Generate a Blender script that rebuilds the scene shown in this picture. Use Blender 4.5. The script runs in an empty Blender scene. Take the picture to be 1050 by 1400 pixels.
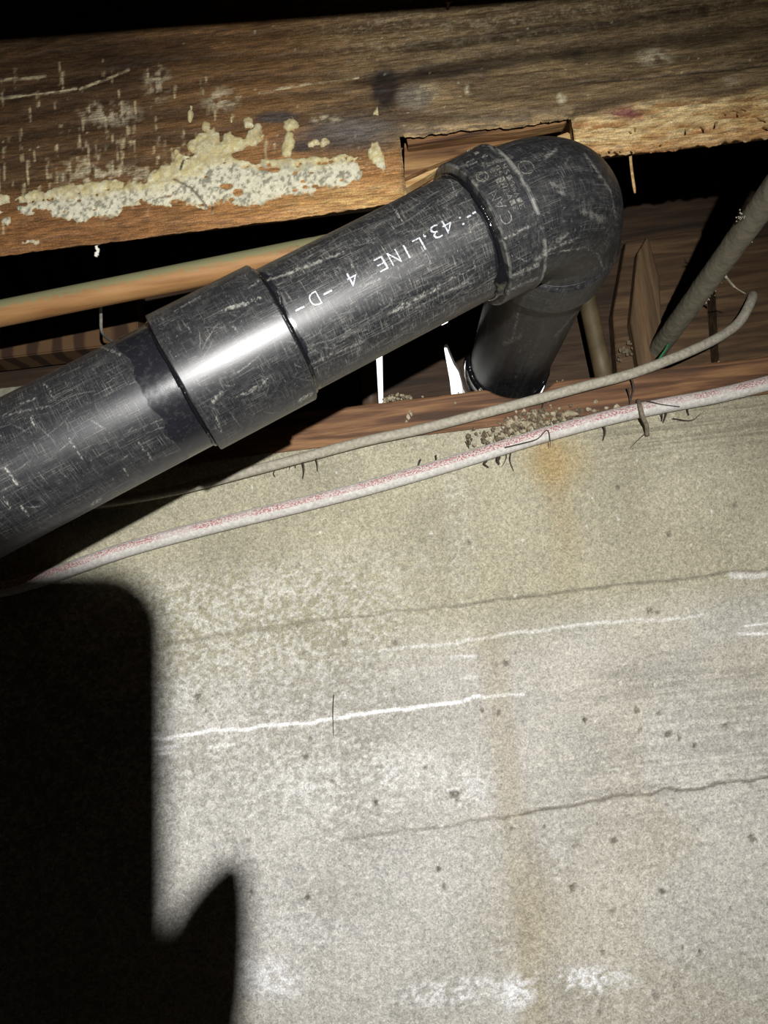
import bpy, bmesh, math
import numpy as np
from mathutils import Vector, Matrix
from mathutils.geometry import tessellate_polygon

SC = bpy.context.scene
COL = SC.collection
rng = np.random.default_rng(7)

# ------------------------------------------------------------------ camera
FPX = 1011.0                                   # focal length in pixels of a 1050x1400 frame
PITCH, ROLL = math.radians(8.0), math.radians(6.84)
CAM = np.array((0.0, 0.0, 0.75))
_F = np.array((0.0, math.cos(PITCH), math.sin(PITCH)))
_Z = np.array((0.0, -math.sin(PITCH), math.cos(PITCH)))
_X = np.array((1.0, 0.0, 0.0))
_R = math.cos(ROLL) * _X - math.sin(ROLL) * _Z
_U = math.sin(ROLL) * _X + math.cos(ROLL) * _Z
cd = bpy.data.cameras.new('camera')
cam = bpy.data.objects.new('camera', cd)
COL.objects.link(cam)
cd.sensor_fit = 'VERTICAL'
cd.sensor_height = 36.0
cd.sensor_width = 27.0
cd.lens = 36.0 * FPX / 1400.0
cd.clip_start = 0.004
cam.matrix_world = Matrix(((_R[0], _U[0], -_F[0], CAM[0]), (_R[1], _U[1], -_F[1], CAM[1]),
                           (_R[2], _U[2], -_F[2], CAM[2]), (0, 0, 0, 1)))
SC.camera = cam


def lens(x, y, z):
    """Point x to the right, y up and z forward of the lens, in world space."""
    return CAM + x * _R + y * _U + z * _F


def at(px, py, z):
    """Point seen at a photo pixel, z metres forward of the lens."""
    return CAM + z * ((px - 525) / FPX * _R - (py - 700) / FPX * _U + _F)


def ony(px, py, Y):
    """Point seen at a photo pixel on the vertical plane y = Y."""
    d = (px - 525) / FPX * _R - (py - 700) / FPX * _U + _F
    return CAM + d * (Y - CAM[1]) / d[1]


def proj(P):
    d = P - CAM
    z = d @ _F
    return 525 + FPX * (d @ _R) / z, 700 - FPX * (d @ _U) / z


# ------------------------------------------------------------------ daylight, flashlight, exposure
world = bpy.data.worlds.new('World')
SC.world = world
world.use_nodes = True
bg = world.node_tree.nodes['Background']
bg.inputs[0].default_value = (1.0, 0.99, 0.93, 1)
bg.inputs[1].default_value = 2.2

LIGHT = lens(0.094, 0.093, -0.25)
AIM = at(470, 1000, 0.76)
ld = bpy.data.lights.new('flashlight_beam', 'SPOT')
ld.energy = 66.0
ld.color = (1.0, 0.985, 0.965)
ld.shadow_soft_size = 0.0055
ld.spot_size = math.radians(98)
ld.spot_blend = 1.0
SC.view_settings.view_transform = 'Standard'
SC.view_settings.look = 'None'
SC.view_settings.exposure = 0.0
SC.view_settings.gamma = 1.0
SC.view_settings.use_curve_mapping = False

# ------------------------------------------------------------------ numpy noise
_T = np.random.default_rng(3).permutation(4096)
_V = np.random.default_rng(4).random(4096)


def vn(x, y, s=0):
    xi = np.floor(x).astype(np.int64); yi = np.floor(y).astype(np.int64)
    fx = x - xi; fy = y - yi
    fx = fx * fx * (3 - 2 * fx); fy = fy * fy * (3 - 2 * fy)

    def h(a, b):
        return _V[_T[(_T[(a + s * 131) & 4095] + b) & 4095]]
    return (h(xi, yi) * (1 - fx) + h(xi + 1, yi) * fx) * (1 - fy) + (h(xi, yi + 1) * (1 - fx) + h(xi + 1, yi + 1) * fx) * fy


def fbm(x, y, o=4, s=0):
    a, t, n = 0.5, 0.0, 0.0
    for i in range(o):
        t = t + a * vn(x * 2 ** i + 17.3 * i, y * 2 ** i - 9.1 * i, s + i); n += a; a *= 0.5
    return t / n


def ss(a, b, x):
    t = np.clip((x - a) / (b - a), 0, 1)
    return t * t * (3 - 2 * t)


def mixc(c, col, m):
    return c * (1 - m[..., None]) + np.asarray(col) * m[..., None]


def sdist(u, v, x0, y0, x1, y1):
    dx, dy = x1 - x0, y1 - y0
    t = np.clip(((u - x0) * dx + (v - y0) * dy) / (dx * dx + dy * dy), 0, 1)
    return np.hypot(u - x0 - t * dx, v - y0 - t * dy), t


def polyd(u, v, pts):
    d = np.full(np.shape(u), 1e9)
    for (a, b), (c, e) in zip(pts[:-1], pts[1:]):
        d = np.minimum(d, sdist(u, v, a, b, c, e)[0])
    return d


# ------------------------------------------------------------------ materials
class Mat:
    def __init__(s, name, rough=0.7, color=(0.5, 0.5, 0.5), spec=0.5, metal=0.0):
        s.m = bpy.data.materials.new(name)
        s.m.use_nodes = True
        s.t = s.m.node_tree
        s.b = s.t.nodes['Principled BSDF']
        s.b.inputs['Base Color'].default_value = (*color, 1)
        s.b.inputs['Roughness'].default_value = rough
        s.b.inputs['Specular IOR Level'].default_value = spec
        s.b.inputs['Metallic'].default_value = metal

    def n(s, kind, **kw):
        nd = s.t.nodes.new(kind)
        for k, v in kw.items():
            setattr(nd, k, v)
        return nd

    def l(s, a, b):
        s.t.links.new(a, b)

    def coord(s, which='Object', scale=(1, 1, 1), attr=None):
        if attr:
            src = s.n('ShaderNodeAttribute', attribute_name=attr).outputs['Vector']
        else:
            src = s.n('ShaderNodeTexCoord').outputs[which]
        mp = s.n('ShaderNodeMapping')
        mp.inputs['Scale'].default_value = scale
        s.l(src, mp.inputs['Vector'])
        return mp.outputs['Vector']

    def noise(s, vec, scale=10, detail=5, rough=0.55, dist=0.0):
        nd = s.n('ShaderNodeTexNoise')
        nd.inputs['Scale'].default_value = scale
        nd.inputs['Detail'].default_value = detail
        nd.inputs['Roughness'].default_value = rough
        nd.inputs['Distortion'].default_value = dist
        s.l(vec, nd.inputs['Vector'])
        return nd.outputs['Fac']

    def ramp(s, fac, stops):
        r = s.n('ShaderNodeValToRGB')
        e = r.color_ramp.elements
        while len(e) < len(stops):
            e.new(0.5)
        for i, (p, c) in enumerate(stops):
            e[i].position = p
            e[i].color = (*c, 1) if len(c) == 3 else c
        s.l(fac, r.inputs[0])
        return r.outputs['Color']

    def mix(s, fac, a, b, mode='MIX'):
        x = s.n('ShaderNodeMix', data_type='RGBA', blend_type=mode)
        for sock, v in ((x.inputs[0], fac), (x.inputs[6], a), (x.inputs[7], b)):
            if hasattr(v, 'links'):
                s.l(v, sock)
            elif isinstance(v, (int, float)):
                sock.default_value = v
            else:
                sock.default_value = (*v, 1)
        return x.outputs[2]

    def vcol(s, name='Col'):
        return s.n('ShaderNodeAttribute', attribute_name=name).outputs['Color']

    def fac(s, name):
        return s.n('ShaderNodeAttribute', attribute_name=name).outputs['Fac']

    def color(s, out):
        s.l(out, s.b.inputs['Base Color'])

    def bump(s, h, strength=0.3, dist=0.001):
        bp = s.n('ShaderNodeBump')
        bp.inputs['Strength'].default_value = strength
        bp.inputs['Distance'].default_value = dist
        s.l(h, bp.inputs['Height'])
        s.l(bp.outputs['Normal'], s.b.inputs['Normal'])


def simple(name, c0, c1, scale=30, rough=0.8, stretch=(1, 1, 1), bump=0.3, dist=0.001, detail=5, spec=0.4, metal=0.0):
    m = Mat(name, rough, c0, spec, metal)
    nz = m.noise(m.coord('Object', stretch), scale, detail)
    m.color(m.ramp(nz, [(0.3, c0), (0.7, c1)]))
    m.bump(nz, bump, dist)
    return m.m


def grained(name, c0, c1, c2, axis='x', rough=0.75, scale=9.0, bump=0.4):
    """Sawn softwood with growth lines running along one axis."""
    m = Mat(name, rough, c0, 0.35)
    st = {'x': (0.6, 9, 9), 'y': (9, 0.6, 9), 'z': (9, 9, 0.6)}[axis]
    co = m.coord('Object', st)
    a = m.noise(co, scale, 3, 0.5, 0.8)
    b = m.noise(m.coord('Object', tuple(q * 6 for q in st)), scale, 4)
    base = m.ramp(a, [(0.32, c0), (0.5, c1), (0.66, c2)])
    m.color(m.mix(0.55, base, m.ramp(b, [(0.3, (0.45, 0.42, 0.4)), (0.7, (1, 1, 1))]), 'MULTIPLY'))
    m.bump(b, bump, 0.0008)
    return m.m


def painted(name, rough=0.8, scale=900, amt=(0.65, 1.2), bump=0.4, dist=0.0006, spec=0.3, stretch=(1, 1, 1), usergh=False):
    m = Mat(name, rough, (0.5, 0.5, 0.5), spec)
    nz = m.noise(m.coord('Object', stretch), scale, 4, 0.6)
    m.color(m.mix(1.0, m.vcol(), m.ramp(nz, [(0.3, (amt[0],) * 3), (0.7, (amt[1],) * 3)]), 'MULTIPLY'))
    m.bump(nz, bump, dist)
    if usergh:
        m.l(m.fac('Rgh'), m.b.inputs['Roughness'])
    return m.m


# ------------------------------------------------------------------ object helpers
def tag(o, label=None, cat=None, group=None, kind=None):
    if label: o['label'] = label
    if cat: o['category'] = cat
    if group: o['group'] = group
    if kind: o['kind'] = kind
    return o


def empty(name, loc, label, cat, group=None):
    o = bpy.data.objects.new(name, None)
    o.empty_display_size = 0.02
    COL.objects.link(o)
    o.location = [float(q) for q in loc]
    return tag(o, label, cat, group)


def link(name, me, mat, parent=None, smooth=False):
    o = bpy.data.objects.new(name, me)
    COL.objects.link(o)
    if mat:
        me.materials.append(mat)
    if smooth:
        me.polygons.foreach_set('use_smooth', np.ones(len(me.polygons), dtype=bool))
    if parent is not None:
        o.parent = parent
        p, off = parent, Vector((0, 0, 0))
        while p is not None:
            off = off + p.location
            p = p.parent
        o.location = -off                     # meshes are written in world coordinates
    return o


def meshv(name, verts, quads, mat, parent=None, smooth=True, col=None, puv=None, rgh=None):
    me = bpy.data.meshes.new(name)
    verts = np.asarray(verts, dtype=np.float32).reshape(-1, 3)
    quads = np.asarray(quads, dtype=np.int32)
    nf, k = quads.shape
    me.vertices.add(len(verts))
    me.vertices.foreach_set('co', verts.ravel())
    me.loops.add(nf * k)
    me.loops.foreach_set('vertex_index', quads.ravel())
    me.polygons.add(nf)
    me.polygons.foreach_set('loop_start', np.arange(0, nf * k, k, dtype=np.int32))
    me.update(calc_edges=True)
    if col is not None:
        a = me.color_attributes.new('Col', 'FLOAT_COLOR', 'POINT')
        c = np.ones((len(verts), 4), dtype=np.float32)
        c[:, :3] = np.clip(np.asarray(col).reshape(-1, 3), 0, 1)
        a.data.foreach_set('color', c.ravel())
    if puv is not None:
        a = me.attributes.new('puv', 'FLOAT_VECTOR', 'POINT')
        a.data.foreach_set('vector', np.asarray(puv, dtype=np.float32).ravel())
    if rgh is not None:
        a = me.attributes.new('Rgh', 'FLOAT', 'POINT')
        a.data.foreach_set('value', np.asarray(rgh, dtype=np.float32).ravel())
    me.validate()
    return link(name, me, mat, parent, smooth)


def gridq(n, m, flip=False):
    i = np.arange(n - 1)[:, None] * m + np.arange(m - 1)[None, :]
    q = np.stack([i, i + 1, i + m + 1, i + m], -1).reshape(-1, 4)
    return q[:, ::-1] if flip else q


def grid(name, P, mat, parent=None, flip=False, **kw):
    return meshv(name, P.reshape(-1, 3), gridq(P.shape[0], P.shape[1], flip), mat, parent, **kw)


def box(name, lo, hi, mat, parent=None, bevel=0.0):
    bm = bmesh.new()
    bmesh.ops.create_cube(bm, size=1)
    for v in bm.verts:
        v.co = Vector([lo[i] if v.co[i] < 0 else hi[i] for i in range(3)])
    if bevel:
        bmesh.ops.bevel(bm, geom=bm.edges[:], offset=bevel, segments=2, affect='EDGES')
    me = bpy.data.meshes.new(name)
    bm.to_mesh(me); bm.free()
    return link(name, me, mat, parent)


def catmull(pts, n=12):
    p = np.asarray(pts, float)
    p = np.vstack([2 * p[0] - p[1], p, 2 * p[-1] - p[-2]])
    out = []
    for i in range(1, len(p) - 2):
        t = np.linspace(0, 1, n, endpoint=False)[:, None]
        a, b, c, d = p[i - 1], p[i], p[i + 1], p[i + 2]
        out.append(0.5 * (2 * b + (c - a) * t + (2 * a - 5 * b + 4 * c - d) * t ** 2 + (3 * b - a - 3 * c + d) * t ** 3))
    return np.vstack(out + [p[-2][None]])


def frames(path, ref=None):
    path = np.asarray(path, float)
    T = np.gradient(path, axis=0)
    T /= np.linalg.norm(T, axis=1)[:, None]
    r = np.asarray(ref if ref is not None else (0, 0, 1.0), float)
    n = r - T[0] * (r @ T[0])
    if np.linalg.norm(n) < 1e-6:
        n = np.cross(T[0], (1, 0.3, 0))
    n /= np.linalg.norm(n)
    N = [n]
    for i in range(1, len(path)):
        n = N[-1] - T[i] * (N[-1] @ T[i]); n /= np.linalg.norm(n); N.append(n)
    N = np.array(N)
    return T, N, np.cross(T, N)


def sweep(path, rad, th, ref=None):
    """Rings of points around a path: returns P (n,m,3), arc length (n,), N, B frames."""
    path = np.asarray(path, float)
    T, N, B = frames(path, ref)
    rad = np.broadcast_to(np.asarray(rad, float), (len(path),))[:, None] if np.ndim(rad) < 2 else rad
    P = path[:, None, :] + rad[..., None] * (np.cos(th)[None, :, None] * N[:, None] + np.sin(th)[None, :, None] * B[:, None])
    a = np.concatenate([[0], np.cumsum(np.linalg.norm(np.diff(path, axis=0), axis=1))])
    return P, a, N, B


def tube(name, path, rad, mat, parent=None, seg=10, col=None, rough_noise=0.0):
    th = np.linspace(0, 2 * math.pi, seg + 1)
    path = np.asarray(path, float)
    r = np.broadcast_to(np.asarray(rad, float), (len(path),))
    path2 = np.vstack([path[:1], path, path[-1:]])
    path2[0] = path[0] + (path[0] - path[1]) * 1e-4
    path2[-1] = path[-1] + (path[-1] - path[-2]) * 1e-4
    r2 = np.concatenate([[1e-5], r, [1e-5]])
    R2 = np.repeat(r2[:, None], len(th), 1)
    if rough_noise:
        aa = np.arange(len(path2))[:, None]
        q = th[None, :] % (2 * math.pi)
        R2 = R2 * (1 + rough_noise * (fbm(aa * 0.35 + 3 * np.cos(q), aa * 0.12 + 3 * np.sin(q), 3, 5) - 0.5) * 2)
    P, a, N, B = sweep(path2, R2, th)
    puv = np.zeros(P.shape)
    puv[..., 0] = a[:, None]
    puv[..., 1] = th[None, :]
    return grid(name, P, mat, parent, flip=True, puv=puv, col=col)


def blob(bm, c, r, sq=(1, 1, 1), jit=0.25, sub=1):
    vs = bmesh.ops.create_icosphere(bm, subdivisions=sub, radius=1.0)['verts']
    for v in vs:
        k = r * (1 + jit * (rng.random() - 0.5) * 2)
        v.co = Vector((c[0] + v.co.x * k * sq[0], c[1] + v.co.y * k * sq[1], c[2] + v.co.z * k * sq[2]))


def bmobj(name, bm, mat, parent=None, smooth=True):
    me = bpy.data.meshes.new(name)
    bm.to_mesh(me); bm.free()
    return link(name, me, mat, parent, smooth)


# ================================================================== the setting
YW, YS, YR, YB = 0.78, 0.777, 0.845, 0.56       # planes: concrete face, sill face, rim face, beam face
zs = [ony(x, 541 - 0.118 * (x - 600), YS)[2] for x in (420, 700, 1000)]
ZS1 = float(np.mean(zs))                         # top of the sill plate
zs = [ony(x, 592 - 0.12 * (x - 600), YS)[2] for x in (420, 700, 1000)]
ZS0 = float(np.mean(zs))                         # top of the concrete wall
ZC = 1.36                                        # underside of the subfloor

# ---- concrete foundation wall, board-marked
mc = Mat('board_marked_concrete', 0.85, (0.5, 0.5, 0.5), 0.3)
_a = mc.noise(mc.coord(), 620, 5, 0.65, 0.6)
_b = mc.noise(mc.coord(), 210, 4, 0.6, 0.8)
_f = mc.mix(1.0, mc.ramp(_a, [(0.34, (0.60,) * 3), (0.66, (1.32,) * 3)]), mc.ramp(_b, [(0.34, (0.80,) * 3), (0.66, (1.16,) * 3)]), 'MULTIPLY')
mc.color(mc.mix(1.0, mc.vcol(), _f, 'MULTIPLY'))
mc.bump(mc.mix(0.5, _a, _b), 0.85, 0.0022)
m_conc = mc.m
xs = np.concatenate([np.linspace(-2, -0.52, 12)[:-1], np.arange(-0.52, 0.56, 0.0017), np.linspace(0.56, 2, 12)[1:]])
zz = np.concatenate([[0.0, 0.06], np.arange(0.12, ZS0 - 0.0005, 0.0017), [ZS0]])
Xg, Zg = np.meshgrid(xs, zz)
P = np.stack([Xg, np.full(Xg.shape, YW), Zg], -1)
u, v = proj(P)
mm = Xg * 1000; mz = Zg * 1000                   # millimetres
n1 = fbm(mm / 60, mz / 60, 4, 1); n2 = fbm(mm / 4.5, mz / 3.0, 3, 2); n3 = fbm(mm / 2.2, mz / 2.2, 2, 9)
n4 = fbm(mm / 140, mz / 140, 3, 12)
board = fbm(mm / 70, mz / 1.9, 3, 20)            # sawn-board lines printed in the concrete
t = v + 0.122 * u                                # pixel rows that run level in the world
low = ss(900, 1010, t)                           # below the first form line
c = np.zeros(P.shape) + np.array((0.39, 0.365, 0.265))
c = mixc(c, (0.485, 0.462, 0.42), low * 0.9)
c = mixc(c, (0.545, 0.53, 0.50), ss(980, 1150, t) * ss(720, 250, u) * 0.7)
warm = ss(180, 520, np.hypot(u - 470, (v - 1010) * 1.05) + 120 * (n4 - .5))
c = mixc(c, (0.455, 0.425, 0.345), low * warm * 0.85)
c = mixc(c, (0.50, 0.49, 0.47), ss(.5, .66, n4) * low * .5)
mott = ss(0.50, 0.62, n2 * 0.72 + n1 * 0.28)
left = ss(680, 420, u + 60 * (n1 - 0.5))
c = c * (0.80 + 0.36 * n1 + 0.10 * (n3 - .5))[..., None]
mott = ss(0.40, 0.64, n2 * 0.6 + n3 * .2 + n1 * 0.2)
lime = mott * left * ss(780, 860, t) * ss(1400, 1150, t)
c = mixc(c, (0.72, 0.71, 0.67), lime * 0.5)
c = mixc(c, (0.27, 0.25, 0.17), (1 - mott) * left * ss(780, 860, t) * ss(1230, 1060, t) * 0.30)
c = mixc(c, (0.66, 0.63, 0.56), ss(0.52, 0.66, n2 * 0.8 + n4 * 0.2) * ss(1000, 1150, t) * 0.45)
c = mixc(c, (0.30, 0.27, 0.18), ss(0.55, 0.75, n4) * ss(980, 800, t) * 0.4)
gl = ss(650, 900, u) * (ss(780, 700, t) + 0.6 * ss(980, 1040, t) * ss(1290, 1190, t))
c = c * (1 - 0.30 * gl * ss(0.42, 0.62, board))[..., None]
hgt = (n2 - 0.5) * 0.0011 + (n3 - 0.5) * 0.0006 - gl * ss(0.42, 0.6, board) * 0.0008


def stripe(pts, w, col, k, noise=0.5, wob=3.0):
    global c
    d = polyd(u, v + wob * (fbm(mm / 25, mz / 25, 2, 31) - 0.5) * 2, pts)
    c = mixc(c, col, ss(w, w * 0.35, d) * k * np.clip(1 - noise + 2 * noise * n2, 0, 1))
    return ss(w, w * 0.3, d)


# form lines (ridges and steps left by the shuttering boards)
st = ss(-3, 3, t - (978 + 4 * (n1 - .5)))
hgt = hgt - 0.0012 * st
d1 = stripe([(620, 827), (700, 818), (1060, 776)], 2.8, (0.17, 0.155, 0.115), 0.8, 0.55) + .5 * stripe([(400, 852), (620, 827)], 2.6, (0.20, 0.18, 0.13), 0.6, 0.5)
stripe([(225, 882), (430, 850)], 5, (0.24, 0.22, 0.16), 0.6)
hgt = hgt + d1 * 0.0012
d2 = stripe([(690, 1118), (760, 1103), (860, 1088), (960, 1078), (1060, 1062)], 2.9, (0.15, 0.13, 0.105), 0.85, 0.6, 7)
d3 = stripe([(470, 1148), (560, 1135), (690, 1118)], 3.6, (0.22, 0.19, 0.16), 0.6, 0.5, 4)
hgt = hgt + d2 * 0.0011 + d3 * 0.0006
W = (0.93, 0.92, 0.90)
stripe([(205, 1010), (330, 998), (455, 984), (560, 968), (655, 954)], 3.3, W, 1.1, 0.7, 4)
stripe([(655, 954), (715, 949)], 3.2, W, 0.7, 0.6, 2)
stripe([(212, 1024), (240, 1021)], 3.5, W, 0.9, 0.2, 1); stripe([(212, 1032), (232, 1029)], 3, W, 0.7, 0.3, 1)
stripe([(285, 1024), (320, 1018)], 4, W, 0.6, 0.6, 2)
stripe([(520, 890), (640, 877), (760, 858), (960, 842)], 3.2, (0.80, 0.79, 0.76), 0.55, 0.8, 4)
stripe([(618, 900), (650, 897)], 4, (0.8, 0.79, 0.77), 0.55, 0.5, 2)
stripe([(630, 928), (652, 925)], 3, (0.8, 0.79, 0.77), 0.5, 0.5, 2)
stripe([(1015, 856), (1055, 852)], 2.4, W, 0.8, 0.5, 2); stripe([(1010, 866), (1055, 866)], 3.0, W, 0.7, 0.6, 3)
stripe([(1000, 788), (1055, 784)], 6, (0.8, 0.79, 0.76), 0.6, 0.6, 3)
stripe([(690, 1060), (760, 1400)], 6, (0.6, 0.58, 0.53), 0.3, 0.5, 6)
# stained vertical run under the drain
run = polyd(u + 16 * (n1 - .5), v, [(672, 880), (688, 1010), (705, 1150), (728, 1290), (735, 1420)])
c = mixc(c, (0.33, 0.265, 0.13), ss(30, 6, run) * 0.27 * (0.5 + n1))
c = mixc(c, (0.36, 0.29, 0.15), ss(80, 10, np.hypot(u - 735, (v - 1250) * 0.7)) * 0.25)
rust = polyd(u + 14 * (n1 - .5), v, [(752, 618), (762, 680), (775, 740), (770, 850)])
c = mixc(c, (0.33, 0.20, 0.06), ss(34, 3, rust) * 0.34 * ss(880, 640, v) * (0.4 + n1))
c = mixc(c, (0.36, 0.25, 0.09), ss(75, 8, np.hypot((u - 760), (v - 630) * 1.3)) * 0.55)
c = mixc(c, (0.60, 0.60, 0.52), ss(26, 6, np.abs(u - 620 - 0.1 * (v - 640))) * ss(880, 760, v) * ss(590, 640, v) * ss(.45, .62, n2) * 0.28)
for (ex, ey, ew, eh, k) in ((600, 1362, 70, 16, .8), (705, 1358, 26, 22, 1.0), (640, 1345, 50, 10, .6), (800, 1340, 62, 18, .9), (375, 1340, 40, 30, .75),
                            (330, 1320, 20, 30, .4), (560, 1050, 80, 30, .25), (640, 1080, 40, 30, .4), (760, 1165, 18, 50, .25), (680, 1290, 20, 20, .3),
                            (420, 1270, 60, 30, .2), (310, 1300, 30, 50, .3), (440, 1080, 120, 40, .25)):
    c = mixc(c, (0.85, 0.85, 0.85), np.clip(1.6 - np.hypot((u - ex) / ew, (v - ey) / eh) * 1.2, 0, 1) * k * ss(0.40, 0.6, n2 * .7 + n1 * .3))
# pits and bug holes
pits = [(692, 907, 6), (270, 953, 6), (470, 880, 5), (540, 878, 5), (622, 1088, 8), (515, 1098, 7), (608, 1212, 6), (600, 1190, 6), (420, 1228, 6), (660, 972, 5),
        (682, 976, 6), (800, 986, 5), (872, 972, 6), (902, 975, 5), (876, 998, 5), (915, 1003, 6), (800, 985, 5), (950, 1020, 5), (994, 992, 6), (930, 1010, 5),
        (788, 1156, 6), (783, 1215, 6), (840, 1247, 5), (825, 1300, 6), (898, 1363, 7), (958, 1302, 6), (935, 1297, 4), (721, 1258, 5), (840, 1150, 6), (907, 1220, 6),
        (1030, 1146, 9), (418, 1035, 5), (455, 1070, 5), (1005, 690, 6), (915, 730, 5), (845, 665, 5), (640, 740, 5), (900, 838, 5), (888, 835, 6), (1000, 1243, 4)]
for _ in range(130):
    pits.append((rng.uniform(230, 1050), rng.uniform(680, 1390), rng.uniform(1.6, 3.4)))
for (ex, ey, er) in pits:
    j = np.hypot((u - ex) / rng.uniform(.6, 1.0), v - ey) + 1.1 * er * (n3 - .5) + .7 * er * (n2 - .5)
    m = ss(er, er * 0.45, j)
    c = mixc(c, (0.13, 0.115, 0.085), m * (rng.uniform(0.6, 0.95) if er > 3.6 else rng.uniform(.3, .8)))
    hgt = hgt - m * 0.0016
for _ in range(60):
    ex, ey = rng.uniform(230, 1050), rng.uniform(620, 1390)
    c = mixc(c, (0.9, 0.89, 0.84), ss(2.4, 0.8, np.hypot(u - ex, v - ey) + 2 * (n3 - .5)) * 0.55)
lum = c.mean(-1)
edge = (Xg < -0.515) | (Xg > 0.555) | (Zg < 0.13)
P[..., 1] -= np.where(edge, 0, hgt)
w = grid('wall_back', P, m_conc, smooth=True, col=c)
tag(w, kind='structure')

# ---- rest of the crawl space: dirt floor, subfloor, far walls
m_dirt = simple('crawl_space_dirt', (0.05, 0.038, 0.026), (0.10, 0.08, 0.055), 14, 0.95, bump=0.8, dist=0.01)
m_sub = grained('subfloor_boards', (0.03, 0.017, 0.009), (0.05, 0.03, 0.015), (0.07, 0.04, 0.02), 'x')
m_block = simple('dark_foundation', (0.05, 0.047, 0.04), (0.09, 0.083, 0.07), 20, 0.9, bump=0.5, dist=0.003)
tag(box('floor', (-2, -1.6, -0.08), (2, YW + 0.2, 0.0), m_dirt), kind='structure')
tag(box('ceiling', (-2.05, -1.65, ZC), (2.05, 1.2, ZC + 0.03), m_sub), kind='structure')
tag(box('wall_left', (-2.1, -1.6, -0.08), (-2.0, 1.2, ZC), m_block), kind='structure')
tag(box('wall_right', (2.0, -1.6, -0.08), (2.1, 1.2, ZC), m_block), kind='structure')
tag(box('wall_front', (-2.1, -1.7, -0.08), (2.1, -1.6, ZC), m_block), kind='structure')

# ================================================================== drain pipe geometry
RP = 0.04445                                     # 3 inch pipe
A0 = at(0, 655, 0.478)
A1 = at(640, 326, 0.523)
D1 = (A1 - A0) / np.linalg.norm(A1 - A0)
Q = at(790, 249, 0.5333)
Q = A0 + D1 * ((Q - A0) @ D1)                    # corner of the elbow on the pipe line
END = at(695, 498, 0.856)
D2 = END - Q
D2 /= np.linalg.norm(D2)
RBEND = 0.0655
BETA = math.acos(float(D1 @ D2))
BEND = RBEND * math.tan(BETA / 2)                # tangent length of the bend
E2 = D2 - D1 * (D1 @ D2); E2 /= np.linalg.norm(E2)


def sa(px, py):
    """Station along the sloping pipe of the axis point nearest to a pixel ray."""
    d = (px - 525) / FPX * _R - (py - 700) / FPX * _U + _F
    d /= np.linalg.norm(d)
    n = np.cross(D1, d)
    t = np.cross(CAM - A0, d) @ n / (n @ n)
    return float(t)


def raycyl(px, py, r):
    """Hit of a pixel ray with the sloping pipe: (station, angle)."""
    d = (px - 525) / FPX * _R - (py - 700) / FPX * _U + _F
    d /= np.linalg.norm(d)
    o = CAM - A0
    dp = d - D1 * (d @ D1); op = o - D1 * (o @ D1)
    a, b, c_ = dp @ dp, 2 * dp @ op, op @ op - r * r
    s = (-b - math.sqrt(max(b * b - 4 * a * c_, 0))) / (2 * a)
    h = o + d * s
    st_ = h @ D1
    h = h - D1 * st_
    return st_, math.atan2(h @ PB, h @ PN)


# frame around the pipe: PN faces the camera
_v = CAM - (A0 + D1 * 0.15)
PN = _v - D1 * (_v @ D1); PN /= np.linalg.norm(PN)
PB = np.cross(D1, PN)                            # upwards or downwards around the pipe

LEG_END = 0.42                                   # the far leg runs through the rim
_legy = lambda Y: Q + D2 * ((Y - Q[1]) / D2[1])

# ================================================================== rim joist with cut hole
m_rim = grained('rim_wood_dark', (0.022, 0.012, 0.006), (0.040, 0.022, 0.011), (0.062, 0.036, 0.018), 'x', 0.8, 11)


def holed(name, outer, holes, y0, y1, mat, parent=None):
    loops = [[Vector((p[0], p[1], 0)) for p in lp] for lp in [outer] + holes]
    tris = tessellate_polygon(loops)
    flat = [p for lp in loops for p in lp]
    n = len(flat)
    verts = [(p.x, y0, p.y) for p in flat] + [(p.x, y1, p.y) for p in flat]
    faces = []
    for tr in tris:
        a, b, c_ = [flat[i] for i in tr]
        cr = (b - a).cross(c_ - a).z
        q = tr if cr > 0 else tr[::-1]
        faces.append(tuple(q)); faces.append(tuple(i + n for i in q[::-1]))
    k = 0
    for lp in loops:
        for i in range(len(lp)):
            a, b = k + i, k + (i + 1) % len(lp)
            faces.append((a, b, b + n, a + n))
        k += len(lp)
    me = bpy.data.meshes.new(name)
    me.from_pydata(verts, [], faces)
    bm = bmesh.new(); bm.from_mesh(me)
    bmesh.ops.recalc_face_normals(bm, faces=bm.faces[:])
    bm.to_mesh(me); bm.free()
    return link(name, me, mat, parent)


def rimpx(pts):
    return [(float(q[0]), float(q[2])) for q in (ony(a, b, YR) for a, b in pts)]


lc = _legy(YR + .006)
pipe_hole = [(lc[0] + 0.0494 * math.cos(k / 28 * 2 * math.pi), lc[2] + 0.0512 * math.sin(k / 28 * 2 * math.pi)) for k in range(28)]
gapA = rimpx([(607, 473), (610, 469), (614, 473), (617, 484), (623, 497), (630, 508), (637, 517), (641, 523)])
# the daylight notch joins the pipe hole along the left of the pipe: keep it a hole of its own, just short of the round hole
gapA = rimpx([(608, 481), (607, 474), (609, 470), (612, 471), (615, 479), (621, 493), (628, 504), (635, 514), (645, 524), (657, 533), (659, 537), (655, 552), (619, 555), (615, 520)])
gapB = rimpx([(598, 436), (601, 420), (612, 412), (617, 428), (612, 441), (604, 445)])
gapC = rimpx([(511, 440), (522, 438), (523, 500), (524, 556), (515, 556), (513, 500)])
x0r, x1r = -2.0, 2.0


def shrink_out(poly, cx, cz, r):
    out = []
    for (x, z) in poly:
        d = math.hypot(x - cx, z - cz)
        if d < r:
            x, z = cx + (x - cx) * r / d, cz + (z - cz) * r / d
        out.append((x, z))
    return out


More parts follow.
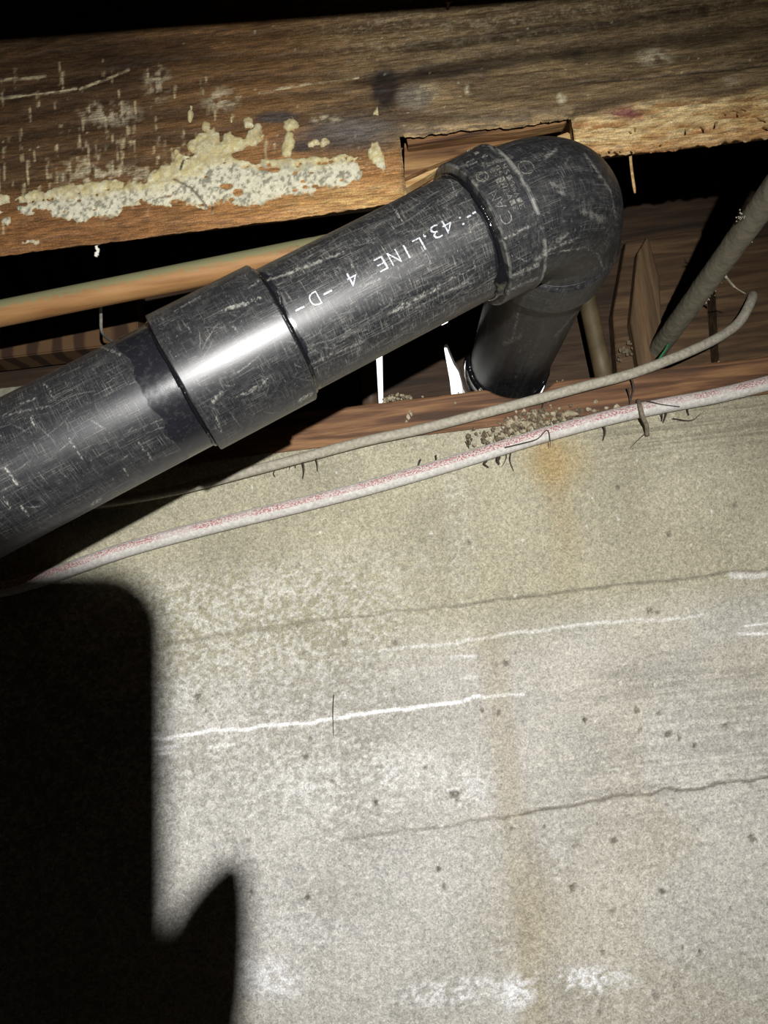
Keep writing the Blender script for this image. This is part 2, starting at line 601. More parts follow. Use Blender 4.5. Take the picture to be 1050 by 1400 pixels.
gapA = shrink_out(gapA, lc[0], lc[2], 0.0530)
ZRB = ZS1 - 0.03
rim = empty('rim_joist', (0, YR, ZS1), 'dark brown rim board behind the elbow, gaps of daylight cut through it', 'board')
holed('rim_board', [(x0r, ZRB), (x1r, ZRB), (x1r, ZC), (x0r, ZC)], [pipe_hole, gapA, gapB, gapC], YR, YR + 0.012, m_rim, rim)

# ================================================================== sill plate
m_sill = grained('reddish_sill_wood', (0.060, 0.028, 0.013), (0.145, 0.068, 0.030), (0.26, 0.135, 0.058), 'x', 0.7, 13, 0.5)
sx = np.concatenate([np.linspace(-2, -0.4, 6)[:-1], np.arange(-0.4, 0.56, 0.004), np.linspace(0.56, 2, 6)[1:]])
prof_y = np.concatenate([[YS + 0.002, YS], np.linspace(YS, YS + 0.13, 34)])


def legclear(X, Y):
    """Height the sill may reach below the pipe that is let into it."""
    cx, cz = _legy(Y)[0], _legy(Y)[2]
    return np.where(np.abs(X - cx) < 0.058, cz - np.sqrt(np.maximum(0.058 ** 2 - (X - cx) ** 2, 0)) - 0.001, 9)


P = np.zeros((len(sx), len(prof_y) + 3, 3))
jag = 0.0016 * (fbm(sx * 60, sx * 0, 3, 8) - 0.5)
for j, Y in enumerate(prof_y):
    P[:, j, 0] = sx; P[:, j, 1] = Y
    top = np.minimum(ZS1 + jag, legclear(sx, Y))
    P[:, j, 2] = top if j > 1 else (top - 0.002 if j == 1 else np.minimum(ZS0, top))
P[:, 0, 2] = ZS0; P[:, 0, 1] = YS
P = P[:, :len(prof_y)]
back = P[:, -1].copy(); back[:, 2] = ZS0
P = np.concatenate([P, back[:, None], P[:, :1]], 1)
sill = grid('sill_plate', P, m_sill, flip=False, smooth=False)
tag(sill, 'reddish brown wooden sill plate lying along the top of the concrete wall', 'plank')
tag(box('trim_1', (-2, YW + 0.004, 0), (2, YW + 0.2, ZS0 - 0.0005), m_block), kind='structure')

# ================================================================== beam
m_beam = painted('old_beam_wood', 0.62, 1, (0.7, 1.2), 0.5, 0.0006, 0.4)
mb = Mat('old_beam_wood_face', 0.6, (0.2, 0.1, 0.05), 0.35)
nz = mb.noise(mb.coord('Object', (90, 90, 900)), 1.0, 4, 0.6)
n_f = mb.noise(mb.coord('Object', (1, 1, 1)), 900, 3, 0.6)
mb.color(mb.mix(1.0, mb.vcol(), mb.mix(1.0, mb.ramp(nz, [(0.34, (0.50,) * 3), (0.66, (1.35,) * 3)]), mb.ramp(n_f, [(0.34, (0.7,) * 3), (0.66, (1.28,) * 3)]), 'MULTIPLY'), 'MULTIPLY'))
mb.bump(n_f, 0.55, 0.0006)
m_beam = mb.m

ZT = 1.35
left_b = [(-140, 366), (0, 350), (150, 331), (300, 312), (420, 296), (552, 276)]
notch_b = [(552, 186), (600, 180), (650, 176), (700, 171), (740, 164), (786, 158)]
right_b = [(786, 206), (815, 206), (845, 202), (900, 195), (960, 188), (1010, 181), (1046, 178), (1130, 168)]


def bline(pts, xs_):
    q = np.array([ony(a, b, YB) for a, b in pts])
    return np.interp(xs_, q[:, 0], q[:, 2])


xa, xb = ony(552, 230, YB)[0], ony(786, 185, YB)[0]
xl = np.concatenate([np.linspace(-2, -0.42, 6)[:-1], np.arange(-0.42, xa, 0.0016), [xa]])
xn = np.concatenate([[xa + 1e-5], np.arange(xa + 0.0016, xb, 0.0016), [xb]])
xr = np.concatenate([[xb + 1e-5], np.arange(xb + 0.0016, 0.46, 0.0016), np.linspace(0.46, 2, 6)])


def flat_out(xs_, z, lo, hi):
    return np.where(xs_ < lo, np.interp(lo, xs_, z), np.where(xs_ > hi, np.interp(hi, xs_, z), z))


zl = bline(left_b, xl) + 0.0022 * (fbm(xl * 140, xl * 0, 3, 2) - .5)
zn = bline(notch_b, xn) + 0.004 * (fbm(xn * 160, xn * 0, 3, 4) - .5)
zr = bline(right_b, xr) + 0.0045 * (fbm(xr * 170, xr * 0, 4, 6) - .5)
bx_ = np.concatenate([xl, xn, xr]); bz = np.concatenate([zl, zn, zr])
tt = np.concatenate([np.linspace(0, 1, 150)])
Zb = bz[None, :] + (tt[:, None]) * (1.135 + 0.14 - bz[None, :])
Zb = np.vstack([Zb, np.full((1, len(bx_)), ZC)])
Xb = np.broadcast_to(bx_, Zb.shape)
P = np.stack([Xb, np.full(Zb.shape, YB), Zb], -1)
u, v = proj(P)
t = v + 0.125 * u
mm, mz = Xb * 1000, Zb * 1000
n1 = fbm(mm / 45, mz / 22, 4, 41); n2 = fbm(mm / 5, mz / 5, 3, 42); n3 = fbm(mm / 14, mz / 2.2, 3, 43); ns = fbm(mm / 2.0, mz / 2.0, 2, 44)
kn = np.exp(-((u - 528) / 75) ** 2 - ((t - 190) / 42) ** 2)
kn2 = np.exp(-((u - 470) / 90) ** 2 - ((t - 240) / 26) ** 2)
g = t / 27 + 2.1 * (fbm(mm / 170, mz / 40, 3, 45) - .5) + 0.9 * kn * np.sign(t - 190) + 0.5 * np.sin(u / 160.)
ring = 0.5 + 0.5 * np.sin(2 * math.pi * g * 0.85 + 1.2 * (n3 - .5))
ring = ss(0.25, 0.95, ring)
c = np.zeros(P.shape) + np.array((0.16, 0.085, 0.032))
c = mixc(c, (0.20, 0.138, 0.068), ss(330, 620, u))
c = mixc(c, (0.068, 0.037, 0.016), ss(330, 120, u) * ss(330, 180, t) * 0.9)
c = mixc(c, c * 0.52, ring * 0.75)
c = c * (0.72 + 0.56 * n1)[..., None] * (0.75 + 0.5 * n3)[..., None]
c = mixc(c, (0.35, 0.27, 0.15), ss(0.5, 0.68, n2) * ss(430, 560, u) * ss(200, 60, t) * 0.5)
c = mixc(c, (0.33, 0.26, 0.16), ss(0.55, 0.68, ns) * ss(380, 540, u) * ss(190, 100, t) * 0.6)
# warm clean wood along the lower left edge
orange = ss(255, 300, t + 14 * (n1 - .5)) * ss(556, 540, u)
c = mixc(c, np.array((0.24, 0.105, 0.034)), orange * (0.45 + 0.4 * n3))
c = mixc(c, np.array((0.40, 0.20, 0.065)), orange * ss(120, 430, u) * (0.35 + 0.6 * n3))
c = mixc(c, (0.06, 0.03, 0.013), orange * ss(.55, .7, n3) * .5)
c = mixc(c, (0.07, 0.036, 0.016), ss(.52, .68, fbm(mm / 60, mz / 2.0, 4, 47)) * ss(300, 220, t) * .55)
c = mixc(c, (0.46, 0.29, 0.11), ss(300, 335, t) * ss(340, 480, u) * ss(556, 548, u) * (0.3 + 0.7 * ss(.45, .6, n3)))
c = mixc(c, (0.30, 0.145, 0.05), ss(90, 20, np.hypot(u - 380, (v - 205) * 1.8)) * 0.7)
# dark stains and knots
c = mixc(c, (0.06, 0.048, 0.042), np.clip(kn2 * 1.5 - .25 + .4 * (n1 - .5), 0, 1) * 0.8)
c = mixc(c, (0.13, 0.115, 0.10), np.exp(-((u - 485) / 42) ** 2 - ((v - 176) / 13) ** 2) * 0.9)
c = mixc(c, (0.05, 0.04, 0.035), ss(1.25, 0.7, np.hypot((u - 378) / 30, (v - 160) / 8)) * 0.85)
c = mixc(c, (0.05, 0.04, 0.035), ss(1.2, 0.7, np.hypot((u - 410) / 16, (v - 200) / 8)) * 0.85)
c = mixc(c, (0.018, 0.011, 0.008), ss(1.35, 0.6, np.hypot((u - 527) / 20, (v - 120) / 30) + .5 * (n2 - .5)) * 0.95)
c = mixc(c, (0.05, 0.03, 0.018), ss(1.3, 0.5, np.hypot((u - 575) / 110, (v - 106 + .1 * (u - 575)) / 9)) * 0.6)
c = mixc(c, (0.16, 0.14, 0.105), ss(1.2, 0.5, np.hypot((u - 566) / 26, (v - 132) / 20) + .5 * (n2 - .5)) * 0.8)
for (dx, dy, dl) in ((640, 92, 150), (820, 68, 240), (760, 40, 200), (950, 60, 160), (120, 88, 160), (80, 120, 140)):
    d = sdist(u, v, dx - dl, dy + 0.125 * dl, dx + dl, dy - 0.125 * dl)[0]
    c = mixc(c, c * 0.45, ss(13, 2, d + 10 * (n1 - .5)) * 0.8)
# thin long cracks
hb = np.zeros(Zb.shape)
for pts, w_ in (([(870, 108), (960, 98), (1060, 88)], 2.0), ([(790, 112), (870, 108)], 1.5), ([(230, 208), (250, 222), (290, 258), (290, 290)], 2.0)):
    d = polyd(u, v, pts)
    c = mixc(c, (0.03, 0.02, 0.012), ss(w_, w_ * .4, d) * 0.8); hb += ss(w_ + 1, 0, d) * 0.0012
# pale scrapes, drips and specks
for pts, w_ in (([(0, 110), (60, 105)], 2.6), ([(0, 134), (70, 127), (105, 122)], 2.2), ([(110, 122), (150, 106), (175, 95)], 2.6), ([(355, 127), (440, 112), (490, 106)], 2)):
    c = mixc(c, (0.50, 0.42, 0.26), ss(w_, w_ * .3, polyd(u, v + 3 * (n2 - .5), pts)) * (0.3 + .7 * ss(.4, .6, n2)))
for _ in range(190):
    ex = rng.normal(150, 85); ey = rng.uniform(95, 290) if rng.random() < .6 else rng.normal(235, 25)
    ln = rng.uniform(2, 16)
    d = np.hypot(np.maximum(np.abs(u - ex - .0 * (v - ey)), 0), np.maximum(np.abs(v - ey) - ln, 0))
    c = mixc(c, (0.46, 0.38, 0.22), ss(2.2, 0.8, d) * rng.uniform(.25, .8) * ss(.35, .55, n2))
for (ex, ey, ew, eh, k) in ((150, 155, 34, 14, .7), (215, 115, 16, 20, .55), (140, 238, 26, 14, .7), (185, 240, 20, 12, .5), (300, 135, 22, 14, .6), (105, 235, 30, 16, .4),
                            (445, 163, 16, 5, .9), (895, 78, 22, 10, .75), (1000, 110, 10, 8, .3), (640, 122, 5, 6, .9), (768, 134, 6, 7, .9), (580, 128, 20, 16, .3)):
    c = mixc(c, (0.48, 0.42, 0.28), np.clip(1.5 - np.hypot((u - ex) / ew, (v - ey) / eh), 0, 1) * k * ss(.42, .6, n2))
for _ in range(120):
    ex, ey = rng.uniform(0, 1050), rng.uniform(20, 240)
    c = mixc(c, (0.6, 0.52, 0.36), ss(1.7, .5, np.hypot(u - ex, v - ey) + 1.2 * (n2 - .5)) * rng.uniform(.2, .7))
# hewn pale wood at the right
hw = ss(-6, 10, v - np.interp(u, [786, 850, 930, 1000, 1050], [160, 146, 136, 126, 121]) + 16 * (n1 - .5)) * ss(784, 788, u)
hf = fbm((mm + 3 * mz) / 62, (mz + mm * .05) / 2.4, 4, 61); hf2 = fbm(mm / 20, (mz - mm * .06) / 2.2, 4, 62)
hc = np.zeros(P.shape) + np.array((0.52, 0.35, 0.145))
hc = mixc(hc, (0.33, 0.17, 0.055), ss(.48, .66, hf)); hc = mixc(hc, (0.66, 0.52, 0.27), ss(.52, .36, hf2) * 0.7)
hc = mixc(hc, (0.22, 0.10, 0.035), ss(.60, .70, hf2) * .7)
hc = mixc(hc, (0.40, 0.20, 0.07), ss(185, 205, v + .125 * (u - 790)) * .5)
hc = mixc(hc, (0.20, 0.035, 0.045), ss(1.3, .3, np.hypot((u - 856 - 1.2 * (v - 152)) / 30, (v - 152) / 8) + .7 * (n2 - .5)) * 0.85)
c = c * (1 - hw[..., None]) + hc * hw[..., None]
drop = np.clip((v - np.interp(u, [786, 850, 930, 1000, 1050], [160, 146, 136, 126, 121])) / 60, 0, 1)
hb += hw * (0.012 * drop + 0.004 * (hf - .5) * 2 + 0.002 * (hf2 - .5) * 2 + 0.001)
# torn lower edge over the notch, saw kerf at its end
lowe = ss(26, 0, v - 0) * 0
nb = np.interp(u, [552, 650, 786], [186, 176, 158])
tear = ss(550, 554, u) * ss(787, 783, u) * ss(16, 2, nb - v + 7 * (n2 - .5))
c = mixc(c, (0.42, 0.29, 0.13), tear * .7 * ss(.4, .6, n3)); hb += tear * 0.003
hb += 0.0009 * (n3 - .5) + 0.0005 * (ns - .5) + 0.0006 * ring
P[..., 1] += np.where((Xb < -0.415) | (Xb > 0.455) | (tt[-1] > 2), 0, hb)
P[-1, :, 1] = YB; 
DEP = 0.036
und = []
ucol = []
for k, yy in enumerate((0.0, 0.004, 0.018, DEP)):
    q = P[0].copy(); q[:, 1] = np.maximum(P[0, :, 1], YB + yy) if k else P[0, :, 1]
    q[:, 2] += 0.68 * yy * (k > 0)
    q[:, 2] += 0.0015 * (fbm(bx_ * 120 + k, bx_ * 0 + k * 3.3, 3, 70) - .5) * (k > 0)
    und.append(q); ucol.append(c[0] * 0.8)
P = np.concatenate([np.array(und)[:0:-1], P], 0)
c = np.concatenate([np.array(ucol)[:0:-1], c], 0)
beam = empty('floor_beam', (0, YB, ZC - 0.3), 'weathered brown wooden floor beam notched around the black elbow, pale smear on it', 'beam')
qf = gridq(P.shape[0], P.shape[1])
ci = qf[:, 0] % P.shape[1]; ri = qf[:, 0] // P.shape[1]
sliver = np.isin(ci, [len(xl) - 1, len(xl) + len(xn) - 1]) & (ri >= 3)
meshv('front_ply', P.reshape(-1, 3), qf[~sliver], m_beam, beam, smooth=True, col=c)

# rear ply seen through the notch
xs2 = np.concatenate([np.linspace(-2, xa - .02, 6), np.arange(xa - .018, xb + .02, 0.002), np.linspace(xb + .022, 2, 6)])
q_ = np.array([ony(a, b, YB + DEP) for a, b in ((-300, 360), (0, 318), (540, 252), (553, 262), (600, 238), (660, 214), (785, 192), (800, 186), (1050, 158), (1150, 146))])
zb2 = np.interp(xs2, q_[:, 0], q_[:, 2])
zb2 = zb2 + .004 * (fbm(xs2 * 90, xs2 * 0, 3, 77) - .5)
tz = np.linspace(0, 1, 60) ** 1.5
Z2 = zb2[None] + tz[:, None] * (ZC - zb2[None])
X2 = np.broadcast_to(xs2, Z2.shape)
P = np.stack([X2, np.full(Z2.shape, YB + DEP + .001), Z2], -1)
m3 = fbm(X2 * 1000 / 40, Z2 * 1000 / 2.5, 4, 80)
c2 = mixc(np.zeros(P.shape) + np.array((0.15, 0.07, 0.026)), (0.045, 0.02, 0.009), ss(.42, .62, m3))
c2 = mixc(c2, (0.42, 0.27, 0.12), ss(.6, .5, m3) * .3)
P[..., 1] += 0.004 * (m3 - .5) + .001
bk = P[0].copy(); bk[:, 1] = YB + DEP + 0.038
P = np.concatenate([bk[None], P], 0); c2 = np.concatenate([c2[:1], c2], 0)
grid('rear_ply', P, m_beam, beam, smooth=False, col=c2)


def slab(name, pts, Y, th, mat, parent, tilt=0.0):
    """Jagged flat sliver standing on a vertical plane; pixel outline, real thickness."""
    q = [ony(a, b, Y) for a, b in pts]
    n = len(q)
    top = max(p[2] for p in q)
    vs = [(p[0], p[1] + tilt * (top - p[2]), p[2]) for p in q] + [(p[0], p[1] + th + tilt * (top - p[2]), p[2]) for p in q]
    fs = [tuple(range(n)), tuple(range(2 * n - 1, n - 1, -1))] + [(i, i + n, (i + 1) % n + n, (i + 1) % n) for i in range(n)]
    me = bpy.data.meshes.new(name); me.from_pydata(vs, [], fs)
    bm = bmesh.new(); bm.from_mesh(me); bmesh.ops.recalc_face_normals(bm, faces=bm.faces[:]); bm.to_mesh(me); bm.free()
    return link(name, me, mat, parent)


m_torn = grained('torn_wood', (0.05, 0.022, 0.009), (0.20, 0.10, 0.038), (0.36, 0.21, 0.085), 'x', 0.8, 15, 0.9)
m_pale = grained('pale_torn_wood', (0.40, 0.22, 0.08), (0.52, 0.34, 0.14), (0.62, 0.46, 0.22), 'x', 0.8, 16, 0.6)
slab('torn_sliver', [(553, 196), (600, 190), (660, 184), (735, 183), (700, 192), (640, 205), (618, 214), (585, 226), (553, 240)], YB + .018, .016, m_torn, beam, 0.12)
slab('torn_sliver', [(553, 240), (582, 228), (612, 216), (596, 232), (572, 246), (553, 256)], YB + .026, .010, m_pale, beam, 0.1)
slab('torn_sliver', [(556, 190), (640, 179), (720, 170), (776, 164), (772, 168), (715, 178), (640, 186), (558, 197)], YB + .008, .010, m_torn, beam, 0.25)
slab('torn_sliver', [(762, 186), (776, 181), (784, 186), (785, 196), (776, 200)], YB + .012, .02, m_pale, beam)
# hanging splinter and the fringe of torn fibres beside it
tube('splinter', catmull([ony(861, 196, YB + .02), ony(862, 220, YB + .018), ony(865, 245, YB + .017), ony(868, 264, YB + .017)], 5), np.array([.0007] + [.0014] * 13 + [.0012, .0008]), m_pale, beam, 6)
bm = bmesh.new()
for (px, py, l) in ((842, 206, 12), (850, 204, 8), (835, 204, 7), (790, 208, 6), (820, 209, 5), (905, 196, 4), (858, 178, 9), (868, 174, 10), (1000, 148, 14), (1012, 145, 14), (990, 152, 10), (1008, 152, 12), (940, 176, 12), (980, 166, 14), (960, 172, 12), (1030, 140, 10), (1038, 160, 14), (865, 205, 6), (1046, 172, 10)):
    o = ony(px, py, YB + 0.006)
    dr = np.array((rng.uniform(-.6, .6), -0.5, -1.0)); dr /= np.linalg.norm(dr)
    L = l * .0006; wv = np.array((.0016, .0, .0))
    a, b, cc, dd = [bm.verts.new(q) for q in (o - wv, o + wv, o + dr * L + wv * .3, o + dr * L - wv * .4)]
    e = bm.verts.new(o + np.array((0, .004, 0)))
    bm.faces.new((a, b, cc, dd)); bm.faces.new((a, e, b)); bm.faces.new((b, e, cc)); bm.faces.new((cc, e, dd)); bm.faces.new((dd, e, a))
o = bmobj('torn_fibres', bm, m_pale, beam, False)
o['kind'] = 'stuff'
m_rust = simple('rusty_nail', (0.05, 0.028, 0.018), (0.11, 0.06, 0.03), 400, 0.7, bump=.4)
nl = ony(612, 11, YB)
tube('nail', [nl + np.array((0, .01, 0)), nl + np.array((0, -.009, -.001)), nl + np.array((0, -.0092, -.001)), nl + np.array((0, -.011, -.0012))], [.0015, .0015, .0032, .0032], m_rust, beam, 10)
m_fuzz = simple('pale_cocoon', (0.55, 0.53, 0.46), (0.75, 0.73, 0.66), 300, 0.95, bump=.6)
bm = bmesh.new()
for (px, py, r) in ((132, 338, 2.3), (134, 344, 3.0), (131, 350, 2.4), (135, 334, 1.4), (133, 341, 3.2), (132, 347, 3.0), (134, 331, 2.0), (124, 332, .8), (138, 331, .8), (133, 334, 2.2)):
    blob(bm, ony(px, py, YB + .004), r * .00058, jit=.4)
bmobj('cocoon', bm, m_fuzz, beam)

# the dried smear on the beam: patches with a raised skin, cut from the same face
zt_ = np.arange(1.02, 1.215, 0.0011); xt_ = np.arange(-0.335, 0.035, 0.0011)
Xs, Zs = np.meshgrid(xt_, zt_)
P = np.stack([Xs, np.full(Xs.shape, YB), Zs], -1)
u, v = proj(P); mm, mz = Xs * 1000, Zs * 1000
wob = fbm(mm / 9, mz / 9, 4, 91); wf = fbm(mm / 2.6, mz / 2.6, 3, 92)
sc = np.full(Xs.shape, -1.0)
el = [(-5, 274, 26, 9, 0), (40, 270, 30, 8, -8), (90, 264, 40, 9, -8), (135, 256, 34, 8, -8), (112, 284, 44, 19, -8), (148, 278, 22, 20, 0), (60, 280, 26, 9, 0), (30, 286, 16, 6, 10),
      (8, 302, 8, 9, 20), (40, 330, 9, 4, -5), (3, 290, 10, 5, 0), (185, 256, 26, 8, -15), (215, 240, 30, 9, -35), (225, 262, 40, 20, 5), (255, 232, 26, 22, -10), (275, 250, 40, 32, 0), (300, 240, 50, 34, -10), (330, 245, 45, 26, -5),
      (375, 248, 50, 20, -6), (420, 242, 55, 20, -6), (460, 238, 38, 18, -6), (345, 272, 30, 10, -5), (170, 268, 20, 9, 20), (285, 205, 22, 16, 0), (272, 190, 12, 9, 30), (292, 190, 9, 14, 0), (318, 200, 22, 12, -15), (313, 190, 8, 10, 0), (345, 188, 10, 14, 20),
      (341, 170, 8, 6, 0), (350, 180, 6, 12, 10), (333, 197, 22, 7, -20), (395, 196, 7, 18, 8), (399, 172, 9, 8, 0), (392, 205, 8, 9, 0), (430, 220, 30, 5, -6), (470, 217, 30, 5, -6), (400, 223, 26, 6, -4), (345, 228, 40, 7, -6), (512, 212, 10, 14, 0), (520, 224, 12, 6, 0), (427, 196, 9, 6, -20), (441, 194, 5, 5, 0), (240, 207, 7, 5, 0), (262, 203, 6, 8, 0), (282, 173, 4, 4, 0), (316, 165, 3, 7, 0), (262, 145, 3, 7, 0), (260, 158, 3, 8, 0), (520, 153, 8, 8, -20), (545, 235, 8, 4, 0), (540, 195, 6, 3, 0)]
for (ex, ey, ew, eh, an) in el:
    ca, sn = math.cos(math.radians(an)), math.sin(math.radians(an))
    du, dv = u - ex, v - ey
    a, b = (du * ca + dv * sn) / ew, (-du * sn + dv * ca) / eh
    sc = np.maximum(sc, (1 - np.hypot(a, b)) * min(eh, 16) / 9)
sc = sc + 1.5 * (wob - .5) + .75 * (wf - .5)
for (ex, ey, ew, eh) in ((310, 255, 9, 4), (326, 262, 7, 5), (240, 276, 7, 4), (283, 242, 6, 3), (300, 230, 5, 3), (372, 232, 8, 3), (330, 212, 12, 6), (352, 205, 9, 5), (230, 268, 6, 3)):
    sc = sc - 1.4 * np.clip(1.4 - np.hypot((u - ex) / ew, (v - ey) / eh), 0, 1)
for _ in range(60):
    ex, ey = rng.uniform(0, 500), rng.uniform(200, 290)
    sc = sc - 1.3 * np.clip(1.3 - np.hypot((u - ex) / rng.uniform(1.5, 5), (v - ey) / rng.uniform(1, 3)), 0, 1)
keep = sc > 0
crust = ss(-6, 6, v - np.interp(u, [0, 100, 160, 220, 300, 400, 500], [277, 270, 266, 262, 226, 231, 224]) + 14 * (wob - .5))
hs = np.clip(sc, 0, 1) ** .6 * (0.0012 + 0.0016 * (1 - crust)) + crust * 0.0012 * (wf - .35)
cf = np.zeros(P.shape) + np.array((0.50, 0.43, 0.21))
cf = mixc(cf, (0.58, 0.55, 0.36), ss(.45, .6, wf))
cf = mixc(cf, (0.34, 0.27, 0.14), ss(.52, .66, fbm(mm / 4, mz / 2.5, 3, 96)) * .55)
cf = mixc(cf, (0.30, 0.22, 0.10), ss(.55, .72, wob * .6 + wf * .4) * .6)
cc_ = mixc(np.zeros(P.shape) + np.array((0.56, 0.535, 0.40)), (0.17, 0.165, 0.12), ss(.50, .64, wf * .7 + .3 * fbm(mm / 1.5, mz / 1.5, 2, 93)) * .9)
cc_ = mixc(cc_, (0.60, 0.575, 0.45), ss(.42, .3, wf) * .8)
cc_ = mixc(cc_, (0.26, 0.27, 0.21), ss(.55, .7, fbm(mm / 16, mz / 10, 3, 94)) * ss(300, 360, u) * .7)
cf = cf * (1 - crust[..., None] * .95) + cc_ * crust[..., None] * .95
cf = mixc(cf, (0.36, 0.26, 0.11), ss(.30, .0, sc) * .55)
d = polyd(u, v, [(252, 222), (248, 234)]); cf = mixc(cf, (.05, .04, .03), ss(2, 1, d))
d = polyd(u, v, [(238, 246), (262, 258), (285, 285)]); cf = mixc(cf, (.08, .05, .03), ss(2, .8, d) * .9)
P[..., 1] = YB + 0.0012 - 0.0008 - hs - np.where(keep, .0004, -.0025)
n_, m_ = Xs.shape
q = gridq(n_, m_)
kf = keep.ravel()
q = q[kf[q].sum(1) >= 2]
used = np.unique(q)
rm = np.zeros(n_ * m_, int); rm[used] = np.arange(len(used))
m_smear = painted('dried_smear', 0.7, 1200, (0.75, 1.2), .6, .0006, .35)
meshv('dried_smear', P.reshape(-1, 3)[used], rm[q], m_smear, beam, col=cf.reshape(-1, 3)[used])

# joist added overhead, out of the picture, set to shade the beam's upper edge
m_joist = grained('joist_wood', (0.07, 0.04, 0.02), (0.12, 0.07, 0.035), (0.18, 0.11, 0.06), 'x')
ja, jb = ony(0, 60, YB), ony(620, 14, YB)          # where its shadow ends on the beam
jz = LIGHT[2] + ((ja[2] + jb[2]) / 2 - LIGHT[2]) * (0.29 - LIGHT[1]) / (YB - LIGHT[1])
ends = [LIGHT + (q - LIGHT) * (jz - LIGHT[2]) / (q[2] - LIGHT[2]) for q in (ja, jb)]
jd = ends[1] - ends[0]; jd /= np.linalg.norm(jd); jn = np.array((jd[1], -jd[0], 0))
e0_, e1_ = ends[0] - jd * 1.6, ends[0] + jd * 1.7
print('JOIST', ends, jz)
vs = [tuple(p + o + np.array((0, 0, h))) for h in (0, ZC - jz) for p, o in ((e0_, 0 * jn), (e1_, 0 * jn), (e1_, jn * .04), (e0_, jn * .04))]
me = bpy.data.meshes.new('shade_joist'); me.from_pydata(vs, [], [(3, 2, 1, 0), (4, 5, 6, 7), (0, 1, 5, 4), (1, 2, 6, 5), (2, 3, 7, 6), (3, 0, 4, 7)])
bm = bmesh.new(); bm.from_mesh(me); bmesh.ops.recalc_face_normals(bm, faces=bm.faces[:])
bmesh.ops.bevel(bm, geom=bm.edges[:], offset=.002, segments=2, affect='EDGES'); bm.to_mesh(me); bm.free()
jo = link('shade_joist', me, m_joist)
tag(jo, 'brown wooden joist added overhead, out of view, to shade the top of the weathered beam', 'beam')

# ================================================================== black drain pipe
LEN1 = float(sa(640, 326))
S_C0, S_C1 = sa(251, 526), sa(386, 456)          # coupling
S_L = sa(640, 326)                               # lip of the elbow hub
SQ = float((Q - A0) @ D1)
S_L = min(S_L, SQ - BEND - 0.024)
print('HUB', SQ - BEND - S_L, 'angle', math.degrees(BETA))


def plastic(name, amt, spec=.5, bump=.12):
    """Black plastic with hair-fine scratches lengthways, round about and in flecks."""
    m = Mat(name, .4, (0.02, 0.02, 0.022), spec)
    fine = m.noise(m.coord(attr='puv', scale=(120, 2600, 1)), 1.0, 3, .6)
    sp = m.noise(m.coord(attr='puv', scale=(1500, 1500, 1)), 1.0, 3, .65)
    tint = m.mix(1.0, m.ramp(fine, [(0.3, (0.7,) * 3), (0.7, (1.3,) * 3)]), m.ramp(sp, [(0.35, (0.65,) * 3), (0.7, (1.6,) * 3)]), 'MULTIPLY')
    l1 = m.ramp(m.noise(m.coord(attr='puv', scale=(2100, 70, 1)), 1.0, 2, .5), [(.58, (0, 0, 0)), (.70, (1, 1, 1))])
    l2 = m.ramp(m.noise(m.coord(attr='puv', scale=(38, 2100, 1)), 1.0, 2, .5), [(.58, (0, 0, 0)), (.70, (1, 1, 1))])
    l3 = m.ramp(m.noise(m.coord(attr='puv', scale=(1100, 1100, 1)), 1.0, 2, .6, 1.5), [(.60, (0, 0, 0)), (.70, (1, 1, 1))])
    sc_ = m.mix(1.0, m.mix(1.0, l1, l2, 'ADD'), l3, 'ADD')
    pt = m.ramp(m.noise(m.coord(attr='puv', scale=(75, 75, 1)), 1.0, 4, .6), [(.36, (.12,) * 3), (.62, (1, 1, 1))])
    f_ = m.mix(1.0, m.mix(1.0, sc_, pt, 'MULTIPLY'), (amt,) * 3, 'MULTIPLY')
    f_ = m.mix(1.0, f_, m.ramp(m.fac('Rgh'), [(.28, (0, 0, 0)), (.33, (1, 1, 1))]), 'MULTIPLY')   # fresh cement has no scratches
    m.color(m.mix(f_, m.mix(1.0, m.vcol(), tint, 'MULTIPLY'), tuple(DUST)))
    m.l(m.fac('Rgh'), m.b.inputs['Roughness'])
    m.bump(m.mix(0.5, fine, sp), bump, .0004)
    return m.m


DUST = np.array((0.36, 0.355, 0.31))
m_abs = plastic('scuffed_black_plastic', .24, .5)
m_abs_cpl = plastic('scuffed_black_coupling', .22, .5)
m_abs_print = plastic('scuffed_black_plastic_dusty', .34, .42)
m_abs_elb = plastic('dusty_black_fitting', .22, .30)
m_abs_leg = plastic('dull_black_plastic', .12, .28)
m_cem = Mat('glossy_black_cement', .12, (.006, .006, .007), .6)
m_cem.bump(m_cem.noise(m_cem.coord(), 300, 3), .35, .002)
m_cem = m_cem.m

RES = 0.0004


def raster(La, Lc, strokes, seed):
    """Paint straight and slightly bent scratches on an unrolled sheet."""
    r = np.random.default_rng(seed)
    H, Wd = int(La / RES) + 2, int(Lc / RES) + 2
    img = np.zeros((H, Wd), np.float32)
    for (n, l0, l1, ang, da, k0, k1) in strokes:
        for _ in range(n):
            L = r.uniform(l0, l1) / RES
            a = math.radians(r.normal(ang, da)); x, y = r.uniform(0, H), r.uniform(0, Wd)
            m = max(int(L), 2)
            s = np.linspace(0, L, m); b = r.normal(0, .15)
            xi = (x + s * math.cos(a) + b * s * s / L * math.sin(a)).astype(int); yi = (y + s * math.sin(a) - b * s * s / L * math.cos(a)).astype(int)
            ok = (xi >= 0) & (xi < H) & (yi >= 0) & (yi < Wd)
            kk = r.uniform(k0, k1) * np.sin(np.linspace(.15, math.pi - .15, m)) * (0.5 + r.random(m))
            np.maximum.at(img, (xi[ok], yi[ok]), kk[ok])
    return img


